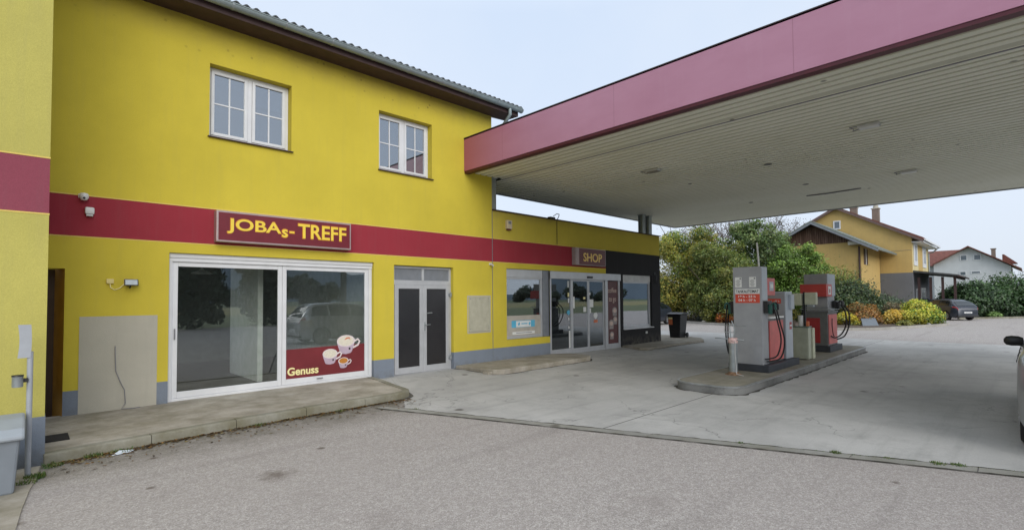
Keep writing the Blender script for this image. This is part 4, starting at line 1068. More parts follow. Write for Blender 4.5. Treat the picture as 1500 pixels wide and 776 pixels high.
mb = MB(); mb.tube([(16.52, YD + .1, 1.28), (16.50, YC - .08, 1.27), (17.3, YC - .12, 1.27)], .014, 8); mb.tube([(16.58, YD + .08, 1.34), (16.56, YC - .03, 1.33)], .010, 8); mb.build('hose_rail', M['steel'], p2, smooth=True)
for s, yy in ((-1, YC), (1, YD)):
    b = MB(); b.cbox(17.1, 17.45, yy + s * .045 - .045, yy + s * .045 + .045, 1.30, 1.52, .01); b.build('nozzle_holster', M['black'], p2)
    nozzle(p2, 17.15, yy + s * .09, 1.42, s, 'black'); nozzle(p2, 17.33, yy + s * .09, 1.42, s, 'pumpgrey_d')
    hose(p2, [(17.2, yy + s * .20, 1.40), (17.35, yy + s * .27, 1.15), (17.3, yy + s * .28, .80), (17.15, yy + s * .20, .55), (16.9, yy + s * .10, .45), (16.75, yy + s * .03, .50)], .02)
    hose(p2, [(17.38, yy + s * .20, 1.40), (17.5, yy + s * .31, 1.2), (17.48, yy + s * .33, .85), (17.3, yy + s * .25, .50), (17.0, yy + s * .12, .40)], .02)
hose(p2, [(16.9, YC - .03, 1.0), (16.80, YC - .05, .8), (16.84, YC - .06, .55), (17.0, YC - .05, .48)], .012)

cb = thing('storage_cabinet', (14.5, -5.6, IZ), 'pale cream metal cabinet with grooved edges and planter on the island', 'cabinet')
mb = MB(); mb.cbox(14.2, 14.42, -5.86, -5.33, IZ + .02, .86, .01); mb.build('body', M['cabinet'], cb)
mb = MB(); mb.box(14.194, 14.198, -5.83, -5.36, IZ + .06, .82); mb.build('door', simple('cabinet_front', (.36, .38, .30), .5), cb)
mb = MB(); mb.cbox(14.50, 14.68, -5.88, -5.45, IZ + .01, .84, .01); mb.build('rear_box', M['dispenser'], cb)
mb = MB(); mb.cbox(14.18, 14.44, -5.88, -5.31, .861, .895, .008); mb.build('top', simple('cabinet_top', (.15, .19, .15), .5), cb)
ds = thing('towel_dispenser', (14.5, -5.7, .9), 'pale cream paper towel dispenser boxes on a dark post above the cabinet', 'dispenser')
mb = MB(); mb.box(14.30, 14.35, -5.78, -5.73, .896, 1.76); mb.build('post', M['black'], ds)
mb = MB(); mb.cbox(14.2, 14.36, -6.05, -5.79, 1.44, 1.75, .02); mb.build('dispenser_box', M['dispenser'], ds)
mb = MB(); mb.cbox(14.2, 14.36, -5.72, -5.48, 1.42, 1.73, .02); mb.build('dispenser_box', M['dispenser'], ds)
mb = MB(); mb.box(14.21, 14.35, -5.98, -5.86, 1.39, 1.439); mb.build('bracket', M['steel'], ds)
bt = thing('squeegee_bucket', (14.4, -5.82, .9), 'small white bucket with handle standing on the cream cabinet', 'bucket')
mb = MB(); mb.lathe((14.32, -5.66, .896), [(.05, 0), (.055, .02), (.065, .26), (.07, .27)], 14); mb.build('body', M['label'], bt, smooth=40)
mb = MB(); mb.tube([(14.32, -5.71, 1.13), (14.32, -5.74, 1.22), (14.32, -5.66, 1.32), (14.32, -5.60, 1.2)], .008, 6); mb.build('handle', M['black'], bt)
sq = MB(); sq.cbox(14.24, 14.32, -5.86, -5.80, .896, 1.02, .01); tag(sq.build('cloth_box', M['orange']), 'small red box lying on the front edge of the cream cabinet', 'box')

pf = thing('flower_pot', (14.3, -5.5, .9), 'small pot of yellow flowers standing on the cream cabinet', 'flowers')
mb = MB(); mb.lathe((14.3, -5.47, .896), [(.06, 0), (.08, .13), (.088, .14)], 12); mb.build('pot', M['brickch'], pf, smooth=40)
PFL = pf
# mast behind the first pump
mp = MB(); mp.tube([(13.9, -4.93, IZ), (13.9, -4.87, 1.7), (13.9, -4.78, 3.08)], .023, 10)
tag(mp.build('pole', simple('white_pole_paint', (.85, .86, .86), .5, var=.03), smooth=40), 'thin white pole rising behind the tall grey pump', 'pole')

# battered guard post with wire racks
bo = thing('guard_post', (10.57, -5.45, IZ), 'battered galvanised guard post with taped wire racks at the island tip', 'bollard')
bx, by = 10.57, -5.45
mb = MB(); mb.tube([(bx, by, IZ), (bx, by, .74)], .083, 18); mb.build('tube', M['steel'], bo, smooth=40)
mb = MB(); mb.lathe((bx, by, IZ), [(.17, 0), (.16, .012), (.11, .03), (.09, .06)], 16); mb.build('foot', simple('rusty_foot', (.20, .12, .07), .9, var=.4, vs=20), bo, smooth=40)
mb = MB(); mb.lathe((bx, by, .70), [(.092, 0), (.098, .03), (.094, .09), (.07, .11), (.05, .10)], 16); mb.build('tape_wrap', simple('faded_red_white_tape', (.60, .42, .40), .6, var=.5, vs=25), bo, smooth=40)
mb = MB(); mb.tube([(bx, by - .02, .78), (bx - .01, by - .04, 1.0), (bx, by + .02, 1.16)], .012, 8); mb.tube([(bx, by + .04, .76), (bx + .01, by + .07, 1.12)], .012, 8); mb.build('inner_rod', M['steel'], bo, smooth=True)
mb = MB(); mb.tube([(bx - .02, by + .36, .79), (bx - .02, by - .12, .77), (bx + .05, by - .2, .76)], .013, 6)
rk = [(bx, by + .17, .92), (bx, by + .17, 1.06), (bx, by - .26, 1.06)]
mb.tube(rk, .007, 6); mb.tube([(bx, by + .17, .92), (bx, by - .10, .92)], .007, 6); mb.build('wire_rack', M['steel'], bo, smooth=True)
mb = MB(); mb.tube([(bx - .07, by - .07, .74), (bx - .09, by - .075, .5), (bx - .075, by - .085, .25), (bx - .12, by - .11, .08), (bx - .1, by - .24, .056)], .007, 4); mb.build('loose_tape', M['shutter'], bo)

# ------------------------------------------------------------------ left foreground furniture
gb = thing('grit_bin', (-.35, -3.0, GZ), 'grey plastic grit bin with sloping lid at the lower left corner', 'bin')
mb = MB(); bz = GZ + .01
mb.add([(-.75, -3.25, bz), (-.03, -3.25, bz), (-.03, -2.80, bz), (-.75, -2.80, bz), (-.8, -3.28, .42), (.005, -3.28, .42), (.005, -2.77, .42), (-.8, -2.77, .42)],
       [(0, 3, 2, 1), (4, 5, 6, 7), (0, 1, 5, 4), (1, 2, 6, 5), (2, 3, 7, 6), (3, 0, 4, 7)]); mb.build('body', M['bingrey'], gb, bevel=.02)
mb = MB(); prof = [(-3.33, .40), (-3.33, .44), (-3.26, .50), (-3.02, .56), (-2.85, .575), (-2.74, .56), (-2.74, .40)]
mb.prism(prof, 0, -.84, .035); mb.build('lid', M['bingrey_l'], gb, bevel=.02)
sp = thing('sign_post', (.06, -2.72, GZ), 'slim grey post with curved sign plate seen from behind at the wing corner', 'post')
mb = MB(); mb.tube([(.062, -2.72, GZ), (.062, -2.72, 1.16)], .024, 14); mb.build('pole', M['postgrey'], sp, smooth=40)
mb = MB()
pl = []
for k in range(9):
    t = k / 8; z = 1.10 + .33 * t; bend = .012 * math.sin(t * PI); pl.append((z, bend))
vs = []
for z, b_ in pl: vs += [(-.03 + b_, -2.75, z), (.065 + b_ * .5, -2.75, z), (.065 + b_ * .5, -2.745, z), (-.03 + b_, -2.745, z)]
fs = [(4 * i + j, 4 * i + (j + 1) % 4, 4 * (i + 1) + (j + 1) % 4, 4 * (i + 1) + j) for i in range(8) for j in range(4)] + [(0, 1, 2, 3), (32, 35, 34, 33)]
mb.add(vs, fs); mb.build('sign_plate', M['postgrey'], sp)
ash = thing('ashtray', (-.03, -2.8, .8), 'small metal wall ashtray with dark rim fixed to the slim grey post', 'ashtray')
mb = MB(); mb.lathe((-.025, -2.78, .82), [(.040, 0), (.042, .01), (.042, .10), (.045, .105)], 18); mb.build('cup', M['steel'], ash, smooth=40)
mb = MB(); mb.lathe((-.025, -2.78, .926), [(.046, 0), (.044, .012), (.03, .014)], 18); mb.build('rim', M['black'], ash, smooth=40)
mb = MB(); mb.box(.0, .05, -2.765, -2.745, .86, .90); mb.build('clamp', M['black'], ash)
mb = MB(); mb.cbox(.205, .43, -1.70, -1.32, .014, .026, .003); tag(mb.build('doormat', M['mat']), 'black doormat lying on the pavement beside the wing corner', 'doormat')
mb = MB(); mb.add([(.74, -2.45, GZ + .006), (.93, -2.42, GZ + .012), (.98, -2.33, GZ + .01), (.83, -2.34, GZ + .03)], [(0, 1, 2, 3)])
tag(mb.build('paper_scrap', M['paper']), 'pale blue-white scrap of paper lying at the foot of the kerb', 'paper')

# wheelie bin
wb = thing('wheelie_bin', (19.1, .5, .02), 'black wheelie bin with orange sticker standing at the shop corner', 'wheelie bin')
bx0, by0, zb = 19.05, .05, .02
mb = MB(); mb.add([(bx0, by0 + .07, zb), (bx0 + .5, by0 + .07, zb), (bx0 + .5, by0 + .5, zb), (bx0, by0 + .5, zb), (bx0 - .04, by0, zb + .92), (bx0 + .56, by0, zb + .92), (bx0 + .56, by0 + .58, zb + .92), (bx0 - .04, by0 + .58, zb + .92)],
       [(0, 3, 2, 1), (4, 5, 6, 7), (0, 1, 5, 4), (1, 2, 6, 5), (2, 3, 7, 6), (3, 0, 4, 7)]); mb.build('body', M['black'], wb, bevel=.02)
mb = MB(); mb.prism([(bx0 - .08, zb + .925), (bx0 - .08, zb + .96), (bx0 + .25, zb + 1.02), (bx0 + .62, zb + 1.0), (bx0 + .66, zb + .93)], 1, by0 - .03, by0 + .61); mb.build('lid', M['black'], wb, bevel=.012)
mb = MB(); mb.tube([(bx0 + .62, by0 + .02, zb + .95), (bx0 + .68, by0 + .02, zb + .95), (bx0 + .68, by0 + .56, zb + .95), (bx0 + .62, by0 + .56, zb + .95)], .014, 8); mb.build('handle', M['black'], wb)
for yy in (by0 - .0, by0 + .46):
    mb = MB(); mb.lathe((bx0 + .50, yy, zb + .1), [(.04, -.025), (.098, -.022), (.1, 0), (.098, .022), (.04, .025)], 18, 1); mb.build('wheel', M['rubber'], wb, smooth=40)
mb = MB(); mb.add([(bx0 - .035, by0 + .35, zb + .52), (bx0 - .035, by0 + .53, zb + .52), (bx0 - .045, by0 + .53, zb + .74), (bx0 - .045, by0 + .35, zb + .74)], [(0, 1, 2, 3)]); mb.build('sticker', M['orange'], wb)
mb = MB(); mb.add([(bx0 - .046, by0 + .35, zb + .745), (bx0 - .046, by0 + .53, zb + .745), (bx0 - .049, by0 + .53, zb + .82), (bx0 - .049, by0 + .35, zb + .82)], [(0, 1, 2, 3)]); mb.build('sticker', M['cream_txt'], wb)

# ------------------------------------------------------------------ cars
def interp(tab, x):
    if x <= tab[0][0]: return tab[0][1]
    for (a, b), (c, d) in zip(tab, tab[1:]):
        if x <= c:
            t = (x - a) / (c - a) if c > a else 0; t = t * t * (3 - 2 * t) * .5 + t * .5
            return b + (d - b) * t
    return tab[-1][1]
class Car:
    """body surface: x 0 (rear) .. L (front), y half width, z up; parameter v walks sill -> roof centre"""
    def __init__(s, L, W, top, belt, roofw, zs=.22):
        s.L, s.W, s.top, s.belt, s.roofw, s.zs = L, W, top, belt, roofw, zs
    def half(s, x):
        e = min(x, s.L - x); r = .55
        return s.W if e >= r else s.W - .20 * (1 - e / r) ** 2.2
    def sec(s, x):
        w = s.half(x); zt = interp(s.top, x); zb = min(interp(s.belt, x), zt - .03); zs = s.zs + (.05 if min(x, s.L - x) < .12 else 0)
        g = min(1, max(0, (zt - zb) / .45)); wr = w - .03 - (w - s.roofw) * g
        P = [(w - .06, zs), (w - .012, zs + .10), (w, (zs + zb) / 2), (w - .008, zb - .08), (w - .03, zb), (w - .045, zb + .02 * g),
             ((w - .05) * .5 + (wr + .03) * .5, zb + (zt - zb) * .5), (wr + .02, zt - .05 * g - .01), (wr - .05, zt - .012), (wr * .6, zt + .01), (0, zt + .018)]
        return P
    def pt(s, x, v, side=1, off=0):
        P = s.sec(x); n = len(P) - 1; t = v * n; i = min(int(t), n - 1); t -= i
        a, b = P[i], P[i + 1]; y = a[0] + (b[0] - a[0]) * t; z = a[1] + (b[1] - a[1]) * t
        dy, dz = b[0] - a[0], b[1] - a[1]; l = math.hypot(dy, dz) or 1
        return (x - (off if x < .35 else 0) + (off if x > s.L - .3 else 0), side * (y + off * dz / l), z - off * dy / l)
def make_car(name, loc, label, group, paint, L, W, top, belt, roofw, wheels, wr, sidewin, rearwin, lights, rot=0, loc_final=None):
    t = thing(name, (0, 0, 0), label, 'car', group); c = Car(L, W, top, belt, roofw)
    xs = [0, .02, .06, .12, .2] + [.2 + (L - .4) * i / 60 for i in range(1, 60)] + [L - .2, L - .12, L - .06, L - .02, L]
    mb = MB(); n = 11
    for x in xs:
        P = c.sec(x)
        for y, z in P: mb.v.append((x, y, z))
        for y, z in P[-2::-1]: mb.v.append((x, -y, z))
    q = 2 * n - 1
    for i in range(len(xs) - 1):
        for j in range(q - 1): mb.f.append((i * q + j, i * q + j + 1, (i + 1) * q + j + 1, (i + 1) * q + j))
        mb.f.append((i * q + q - 1, i * q, (i + 1) * q, (i + 1) * q + q - 1))
    mb.f += [tuple(range(q))[::-1], tuple(range((len(xs) - 1) * q, len(xs) * q))]
    body = mb.build('body', M[paint], t, smooth=35)
    # wheel arches
    cut = MB()
    for wx in wheels:
        for s in (-1, 1):
            cut.tube([(wx, s * (W - .28), wr), (wx, s * (W + .1), wr)], wr + .055, 28)
    co = cut.build('cutter', M['rubber'])
    co.location = (0, 0, 0); 
    xs_, ys_, zs_ = zip(*cut.v); co.location = ((min(xs_) + max(xs_)) / 2, (min(ys_) + max(ys_)) / 2, min(zs_))
    bo_ = body.modifiers.new('b', 'BOOLEAN'); bo_.operation = 'DIFFERENCE'; bo_.object = co; bo_.solver = 'EXACT'
    dg = bpy.context.evaluated_depsgraph_get(); dg.update()
    me = bpy.data.meshes.new_from_object(body.evaluated_get(dg)); body.modifiers.clear(); body.data = me
    me.materials.clear(); me.materials.append(M[paint])
    bpy.data.objects.remove(co)
    for p_ in me.polygons: p_.use_smooth = True
    me.set_sharp_from_angle(angle=R(35))
    def patch(nm, xa, xb, va, vb, mat, side, off=.004, par=t, slant=(0, 0), nx_=10):
        m = MB(); k = 8
        for i in range(nx_ + 1):
            for j in range(k + 1):
                v = va + (vb - va) * j / k; f_ = j / k
                x = (xa + slant[0] * f_) + ((xb + slant[1] * f_) - (xa + slant[0] * f_)) * i / nx_
                m.v.append(c.pt(x, v, side, off))
        for i in range(nx_):
            for j in range(k):
                a = i * (k + 1) + j; m.f.append((a, a + 1, a + k + 2, a + k + 1))
        return m.build(nm, mat, par, smooth=True)
    for s in (-1, 1):
        for (xa, xb, sl) in sidewin: patch('side_window', xa, xb, .53, .69, M['carglass'], s, slant=sl)
        for (xa, xb, va, vb) in lights: patch('tail_light', xa, xb, va, vb, M['taillight'], s, .006)
        # door seams and handles
        for hx in ((L * .36), (L * .60)):
            h = MB(); h.cbox(hx, hx + .16, s * (W - .012) - .022, s * (W - .012) + .022, interp(belt, hx) - .14, interp(belt, hx) - .11, .006); h.build('door_handle', M['black'] if paint == 'silver' else M[paint], t)
        for sx in (L * .33, L * .53, L * .735):
            h = MB(); p_ = [c.pt(sx, v, s, .002) for v in (.08, .2, .3, .4, .44)]; h.tube(p_, .005, 5); h.build('door_seam', M['black'], t)
        r = MB(); p_ = [c.pt(L * k / 20, .1, s, .004) for k in range(1, 20)]; 
        r = MB(); r.cbox(wheels[0] + wr + .1, wheels[1] - wr - .1, s * (W - .03) - .02, s * (W - .03) + .02, .20, .27, .01); r.build('sill_trim', M['black'], t)
        m = MB(); mx = L * .665; zb = interp(belt, mx) + .04
        m.tube([(mx, s * (W - .09), zb - .02), (mx, s * (W + .0), zb)], .025, 8); m.build('mirror_arm', M['black'], t)
        m = MB(); m.lathe((0, 0, 0), [(.01, -.12), (.06, -.11), (.085, -.06), (.09, .02), (.075, .08), (.03, .11)], 14, 1)
        m.v = [(mx + a * .75, s * (W + (.10 if paint != 'silver' else .05)) + b * s * .95, zb + .045 + cc * .85) for a, b, cc in m.v]; m.build('mirror', M['black'], t, smooth=True)
    # rear window / windscreen
    for (xa, xb, yy0, yy1, nm) in rearwin:
        m = MB(); k = 8
        for i in range(k + 1):
            x = xa + (xb - xa) * i / k; w = yy0 + (yy1 - yy0) * i / k
            for j in range(9):
                y_ = -w + 2 * w * j / 8; P = c.sec(x); zt = interp(top, x)
                z_ = zt + .018 - .01 * abs(j - 4) / 4 
                for (a, b) in zip(P[6:], P[7:]):
                    if b[0] <= abs(y_) <= a[0]: z_ = a[1] + (b[1] - a[1]) * (a[0] - abs(y_)) / max(1e-6, a[0] - b[0])
                m.v.append((x - (.012 if x < L / 2 else -.012), y_, z_ + .008))
        for i in range(k):
            for j in range(8): a = i * 9 + j; m.f.append((a, a + 1, a + 10, a + 9))
        m.build(nm, M['carglass_r'] if nm == 'rear_window' else M['carglass'], t, smooth=True)
    for wx in wheels:
        for s in (-1, 1):
            w = MB(); w.lathe((wx, s * (W - .115), wr), [(.15, -.095), (wr - .03, -.10), (wr, -.07), (wr, .07), (wr - .03, .10), (wr * .66, .095), (.15, .08)], 28, 1)
            wo = w.build('wheel', M['rubber'], t, smooth=35)
            r = MB(); 
            r.lathe((wx, s * (W - .05), wr), [(wr * .62, -.01), (wr * .66, .03 * s), (wr * .60, .03 * s), (wr * .56, 0)], 24, 1)
            for k in range(7):
                a = 2 * PI * k / 7; ca, sa = math.cos(a), math.sin(a)
                r.tube([(wx + .04 * ca, s * (W - .03), wr + .04 * sa), (wx + wr * .62 * ca, s * (W - .025), wr + wr * .62 * sa)], [.028, .016], 5)
            r.lathe((wx, s * (W - .03), wr), [(.05, -.01), (.05, .012), (.03, .016)], 12, 1); r.build('rim', M['chrome'], wo, smooth=40)
    b = MB(); b.cbox(-.035, .10, -W + .16, W - .16, .30, .36, .01); b.build('rear_bumper_trim', M['black'], t)
    b = MB(); b.box(-.012, .004, -.26, .26, .50, .61); pz = b.build('number_plate', M['label'], t)
    b = MB(); b.box(-.015, -.0125, -.2, .2, .535, .575); b.build('plate_print', M['grey_txt'], t)
    t.location = loc; t.rotation_euler[2] = rot
    return t
hatch_top = [(0, .78), (.04, .90), (.10, .97), (.25, 1.10), (.55, 1.33), (.85, 1.43), (1.6, 1.48), (2.3, 1.46), (2.7, 1.36), (3.3, 1.03), (3.7, .96), (4.15, .78), (4.24, .62)]
hatch_belt = [(0, .92), (.4, .97), (1.5, .93), (3.0, .90), (4.24, .80)]
carA = make_car('parked_car', (46.6, -6.85, GZ), 'dark grey-blue hatchback parked beside the yellow-green bush, seen from behind', 'cars parked around the forecourt', 'carblue', 4.24, .87, hatch_top, hatch_belt, .55, (.80, 3.42), .315,
    [(.62, 1.45, (.12, .0)), (1.52, 2.25, (0, 0)), (2.32, 3.05, (0, -.38))], [(.13, .56, .60, .50, 'rear_window'), (2.45, 3.25, .52, .66, 'windshield')], [(.0, .30, .34, .42)], rot=R(44))
carB = copy_tree(carA); carB.location = (31.2, 7.6, GZ); carB.rotation_euler[2] = R(178); tag(carB, 'dark hatchback half hidden behind the anthracite shop corner', 'car')
carD = copy_tree(carA); carD.location = (50.2, -5.35, GZ); tag(carD, 'second dark car, only its roof showing behind the dark grey-blue hatchback', 'car')
mpv_top = [(0, .85), (.03, .98), (.08, 1.06), (.2, 1.25), (.42, 1.50), (.7, 1.61), (1.6, 1.65), (2.4, 1.62), (2.8, 1.52), (3.35, 1.17), (3.6, 1.07), (4.1, .90), (4.39, .68)]
mpv_belt = [(0, 1.0), (.4, 1.04), (2, 1.0), (3.4, .97), (4.39, .85)]
carC = make_car('parked_car', (7.72, -10.505, GZ), 'silver compact minivan cut off by the right edge, its black door mirror sticking out', 'cars parked around the forecourt', 'silver', 4.39, .88, mpv_top, mpv_belt, .60, (.82, 3.50), .325,
    [(.42, 1.12, (.10, .0)), (1.2, 2.05, (0, 0)), (2.13, 3.0, (0, -.30))], [(.10, .42, .62, .54, 'rear_window'), (2.55, 3.4, .55, .68, 'windshield')], [(.0, .22, .36, .54)])

# ------------------------------------------------------------------ foliage
def leaves(mb, clumps, n, size, cols, seed=1, shell=.55, flat=1.0, zmin=-.1):
    r = random.Random(seed); tot = sum(c[3] * c[3] for c in clumps); 
    for (cx, cy, cz, rx, *rest) in clumps:
        ry = rest[0] if rest else rx; rz = rest[1] if len(rest) > 1 else rx * flat
        k = int(n * rx * rx / tot); ct = r.choice(cols); 
        for _ in range(k):
            while True:
                d = Vector((r.gauss(0, 1), r.gauss(0, 1), r.gauss(0, 1)))
                if d.length > .01: break
            d.normalize(); rad = 1 - (1 - shell) * r.random() ** 1.6
            rad *= 1 + .18 * math.sin(d.x * 5 + cx * 3) * math.cos(d.y * 4 + d.z * 6 + cz)
            p = Vector((cx + d.x * rx * rad, cy + d.y * ry * rad, cz + d.z * rz * rad))
            if p.z < zmin: continue
            nd = (d + Vector((r.uniform(-1, 1), r.uniform(-1, 1), r.uniform(-.6, 1))) * .9).normalized()
            a = nd.cross(Vector((r.uniform(-1, 1), r.uniform(-1, 1), r.uniform(-1, 1)))); a.normalize(); b = nd.cross(a)
            s = size * r.uniform(.6, 1.35); s2 = s * r.uniform(.45, .7)
            mb.add([p - a * s, p - b * s2 + a * s * .1, p + a * s, p + b * s2 + a * s * .1], [(0, 1, 2, 3)])
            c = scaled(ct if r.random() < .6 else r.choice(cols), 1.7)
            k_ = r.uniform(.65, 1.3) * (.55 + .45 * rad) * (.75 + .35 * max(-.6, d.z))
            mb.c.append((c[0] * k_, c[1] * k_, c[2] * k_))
def blobs(cx, cy, z0, z1, w, d, n, seed, r0=.28, pointy=.6):
    r = random.Random(seed); out = []
    for i in range(n):
        t = (i + .5) / n; z = z0 + (z1 - z0) * t
        env = (1 - abs(2 * t - .85) ** 2 * pointy * .6) * (1 if t < .6 else 1 - (t - .6) * pointy)
        a = r.uniform(0, 2 * PI); q = r.uniform(.2, 1) ** .6
        rad = r0 * w * r.uniform(.65, 1.15)
        out.append((cx + math.cos(a) * q * (w / 2) * env, cy + math.sin(a) * q * (d / 2) * env, z, rad, rad, rad * .85))
    return out
def tree(name, loc, h, w, cols, n, size, seed, label, group, z0f=.0, nb=26, d=None, trunk_h=.5, r0=.2, shell=.5, pointy=.6, fill=False):
    x, y = loc; t = thing(name, (x, y, GZ), label, 'shrub' if 'shrub' in name or 'bush' in name else 'tree', group)
    r = random.Random(seed)
    m = MB(); top = GZ + h * .85
    base_r = .035 * h / 2
    m.tube([(x, y, GZ - .05), (x + r.uniform(-.1, .1), y, GZ + h * .3), (x + r.uniform(-.2, .2), y + .1, GZ + h * .6), (x, y, top)], [base_r, base_r * .8, base_r * .45, base_r * .12], 8)
    for i in range(14):
        z = GZ + h * r.uniform(.12, .7); a = r.uniform(0, 2 * PI); l = w * r.uniform(.25, .5)
        m.tube([(x, y, z), (x + math.cos(a) * l * .5, y + math.sin(a) * l * .5, z + l * .35), (x + math.cos(a) * l, y + math.sin(a) * l, z + l * .9)], [base_r * .4, base_r * .25, base_r * .08], 6)
    m.build('trunk', M['bark'], t, smooth=True)
    cr = MB(); bl = blobs(x, y, GZ + h * z0f + w * .1, GZ + h - w * .1, w * .8, (d or w) * .8, nb, seed, r0, pointy)
    if fill:   # full inner mass so the crown closes behind its outer clumps
        core = [(x, y, GZ + h * .30, w * .40, (d or w) * .40, h * .30), (x + w * .05, y - w * .08, GZ + h * .58, w * .34, (d or w) * .34, h * .27), (x - w * .08, y + w * .05, GZ + h * .76, w * .2, w * .2, h * .17)]
        leaves(cr, core, int(n * .55), size, cols, seed + 1, .45)
        n = int(n * .75)
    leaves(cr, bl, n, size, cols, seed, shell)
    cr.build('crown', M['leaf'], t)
    return t
def bush(name, loc, h, w, d, cols, n, size, seed, label, group=None, cat='shrub', nb=14, flat=.8, spikes=0):
    x, y = loc; r = random.Random(seed); t = thing(name, (x, y, GZ), label, cat, group)
    m = MB()
    for i in range(7):
        a = r.uniform(0, 2 * PI); q = r.uniform(.1, .6)
        m.tube([(x + .05 * math.cos(a), y + .05 * math.sin(a), GZ - .05), (x + math.cos(a) * q * w * .3, y + math.sin(a) * q * d * .3, GZ + h * .5), (x + math.cos(a) * q * w * .45, y + math.sin(a) * q * d * .45, GZ + h * .85)], [.03, .018, .006], 5)
    m.build('stem', M['bark'], t)
    cl = []
    for i in range(nb):
        a = r.uniform(0, 2 * PI); q = r.random() ** .5; rr_ = h * r.uniform(.26, .38)
        px, py = math.cos(a) * q * (w / 2 - rr_ * .6), math.sin(a) * q * (d / 2 - rr_ * .6)
        z = GZ + rr_ * .6 + (h - rr_ * 1.6) * (1 - q * q) * r.uniform(.7, 1.05)
        cl.append((x + px, y + py, z, rr_, rr_, rr_ * flat))
    f_ = MB(); leaves(f_, cl, n, size, cols, seed, .55)
    for i in range(spikes):   # long arching twigs that break the outline
        c = r.choice(cl); a = r.uniform(0, 2 * PI); l = h * r.uniform(.22, .42); p = Vector(c[:3])
        dv = Vector((math.cos(a) * .7, math.sin(a) * .7, r.uniform(.4, 1.2))).normalized()
        for k in range(14):
            q = p + dv * (c[3] * .6 + l * k / 14); s = size * .8
            e = Vector((r.uniform(-1, 1), r.uniform(-1, 1), r.uniform(-1, 1))).normalized(); b_ = dv.cross(e).normalized()
            f_.add([q, q + b_ * s * .5 + e * s * .5, q + e * s * 1.4, q - b_ * s * .5 + e * s * .5], [(0, 1, 2, 3)]); cc = r.choice(cols); f_.c.append(scaled(cc, r.uniform(.8, 1.3)))
    f_.build('foliage', M['leaf'], t)
    return t
G_YG = [(.20, .22, .035), (.26, .25, .04), (.11, .17, .03), (.34, .29, .05), (.08, .13, .025)]
G_MID = [(.085, .14, .035), (.12, .18, .045), (.06, .10, .03), (.17, .21, .07)]
G_BR = [(.13, .22, .035), (.10, .18, .03), (.18, .27, .05), (.07, .12, .02)]
G_DK = [(.032, .062, .025), (.045, .088, .034), (.025, .048, .02), (.06, .11, .04)]
G_JUN = [(.04, .075, .03), (.065, .105, .035), (.03, .05, .02), (.10, .12, .04)]
G_OR = [(.22, .11, .03), (.16, .10, .035), (.28, .13, .03), (.12, .10, .03)]
G_YEL = [(.42, .33, .03), (.34, .30, .03), (.50, .38, .05), (.16, .20, .03)]
G_LIME = [(.36, .36, .035), (.13, .22, .035), (.46, .42, .06), (.09, .16, .03), (.20, .28, .04)]
G_BROWN = [(.13, .075, .05), (.09, .055, .04), (.17, .10, .06)]
G_RED = [(.42, .12, .03), (.50, .20, .03), (.30, .09, .03), (.28, .20, .04)]
G_GREY = [(.11, .13, .12), (.14, .16, .15), (.08, .10, .08)]

# planting bed
fb = MB(); leaves(fb, [(14.3, -5.47, 1.18, .17, .17, .16), (14.28, -5.56, 1.22, .10, .10, .12), (14.3, -5.38, 1.2, .1, .1, .12)], 420, .022, [(.10, .13, .04), (.45, .40, .08), (.6, .55, .2), (.07, .09, .03)], 3, .3)
fb.build('blossom', M['leaf'], PFL)
bed = [(34.5, 12.5), (33.4, 7.4), (31.6, 4.6), (30.3, 1.6), (29.9, -1.6), (30.2, -3.3), (31.6, -4.3), (34.4, -5.3), (38.1, -6.3), (40.3, -6.25), (41.3, -5.4), (43, -3), (47, 4), (48, 13)]
mb = MB(); mb.prism([(x + .08, y) for x, y in bed], 2, GZ - .05, GZ + .10); struct(mb.build('bed_ground', M['soil']))
kerb_path(bed[:12][::-1], 'bed_kerb', .15, GZ - .05, GZ + .13, concrete('bed_kerb_stone', (.42, .40, .36), dark=.3))
GT = 'trees and tall shrubs behind the forecourt'
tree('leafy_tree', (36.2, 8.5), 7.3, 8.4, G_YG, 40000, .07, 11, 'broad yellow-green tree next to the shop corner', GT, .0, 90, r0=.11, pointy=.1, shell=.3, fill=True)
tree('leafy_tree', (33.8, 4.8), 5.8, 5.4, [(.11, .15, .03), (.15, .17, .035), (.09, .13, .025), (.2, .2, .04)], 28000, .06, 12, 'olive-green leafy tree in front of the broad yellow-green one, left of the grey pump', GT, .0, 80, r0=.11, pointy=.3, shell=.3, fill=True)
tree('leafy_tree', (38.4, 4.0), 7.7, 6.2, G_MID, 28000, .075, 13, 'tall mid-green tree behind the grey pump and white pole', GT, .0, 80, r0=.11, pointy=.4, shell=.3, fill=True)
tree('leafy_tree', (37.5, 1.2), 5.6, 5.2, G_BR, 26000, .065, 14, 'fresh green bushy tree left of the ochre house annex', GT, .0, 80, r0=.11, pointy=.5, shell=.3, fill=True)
bush('young_tree', (40.2, -.6), 4.3, 3.2, 2.4, [(.14, .17, .03), (.18, .2, .04), (.08, .11, .025)], 9000, .07, 15, 'thin loose young tree in front of the ochre annex wall', GT, 'tree', nb=26, spikes=60)
bush('leafy_bush', (35.6, 10.2), 3.6, 5.0, 2.6, [(.05, .09, .025), (.08, .12, .03), (.12, .15, .04)], 14000, .07, 16, 'dark green bush behind the wheelie bin at the shop corner', GT, nb=30)
bush('leafy_bush', (35.2, 2.4), 2.6, 4.2, 2.2, [(.05, .09, .025), (.08, .11, .03), (.11, .13, .035)], 12000, .065, 17, 'dark green bush filling the gap behind the grey pump', GT, nb=26)
GB = 'low shrubs in the planting bed'
bush('juniper_bush', (38.2, -1.7), 3.35, 4.2, 3.4, G_JUN, 15000, .075, 21, 'dark green spreading conifer bush behind the far fuel pump', GB, spikes=60, nb=26)
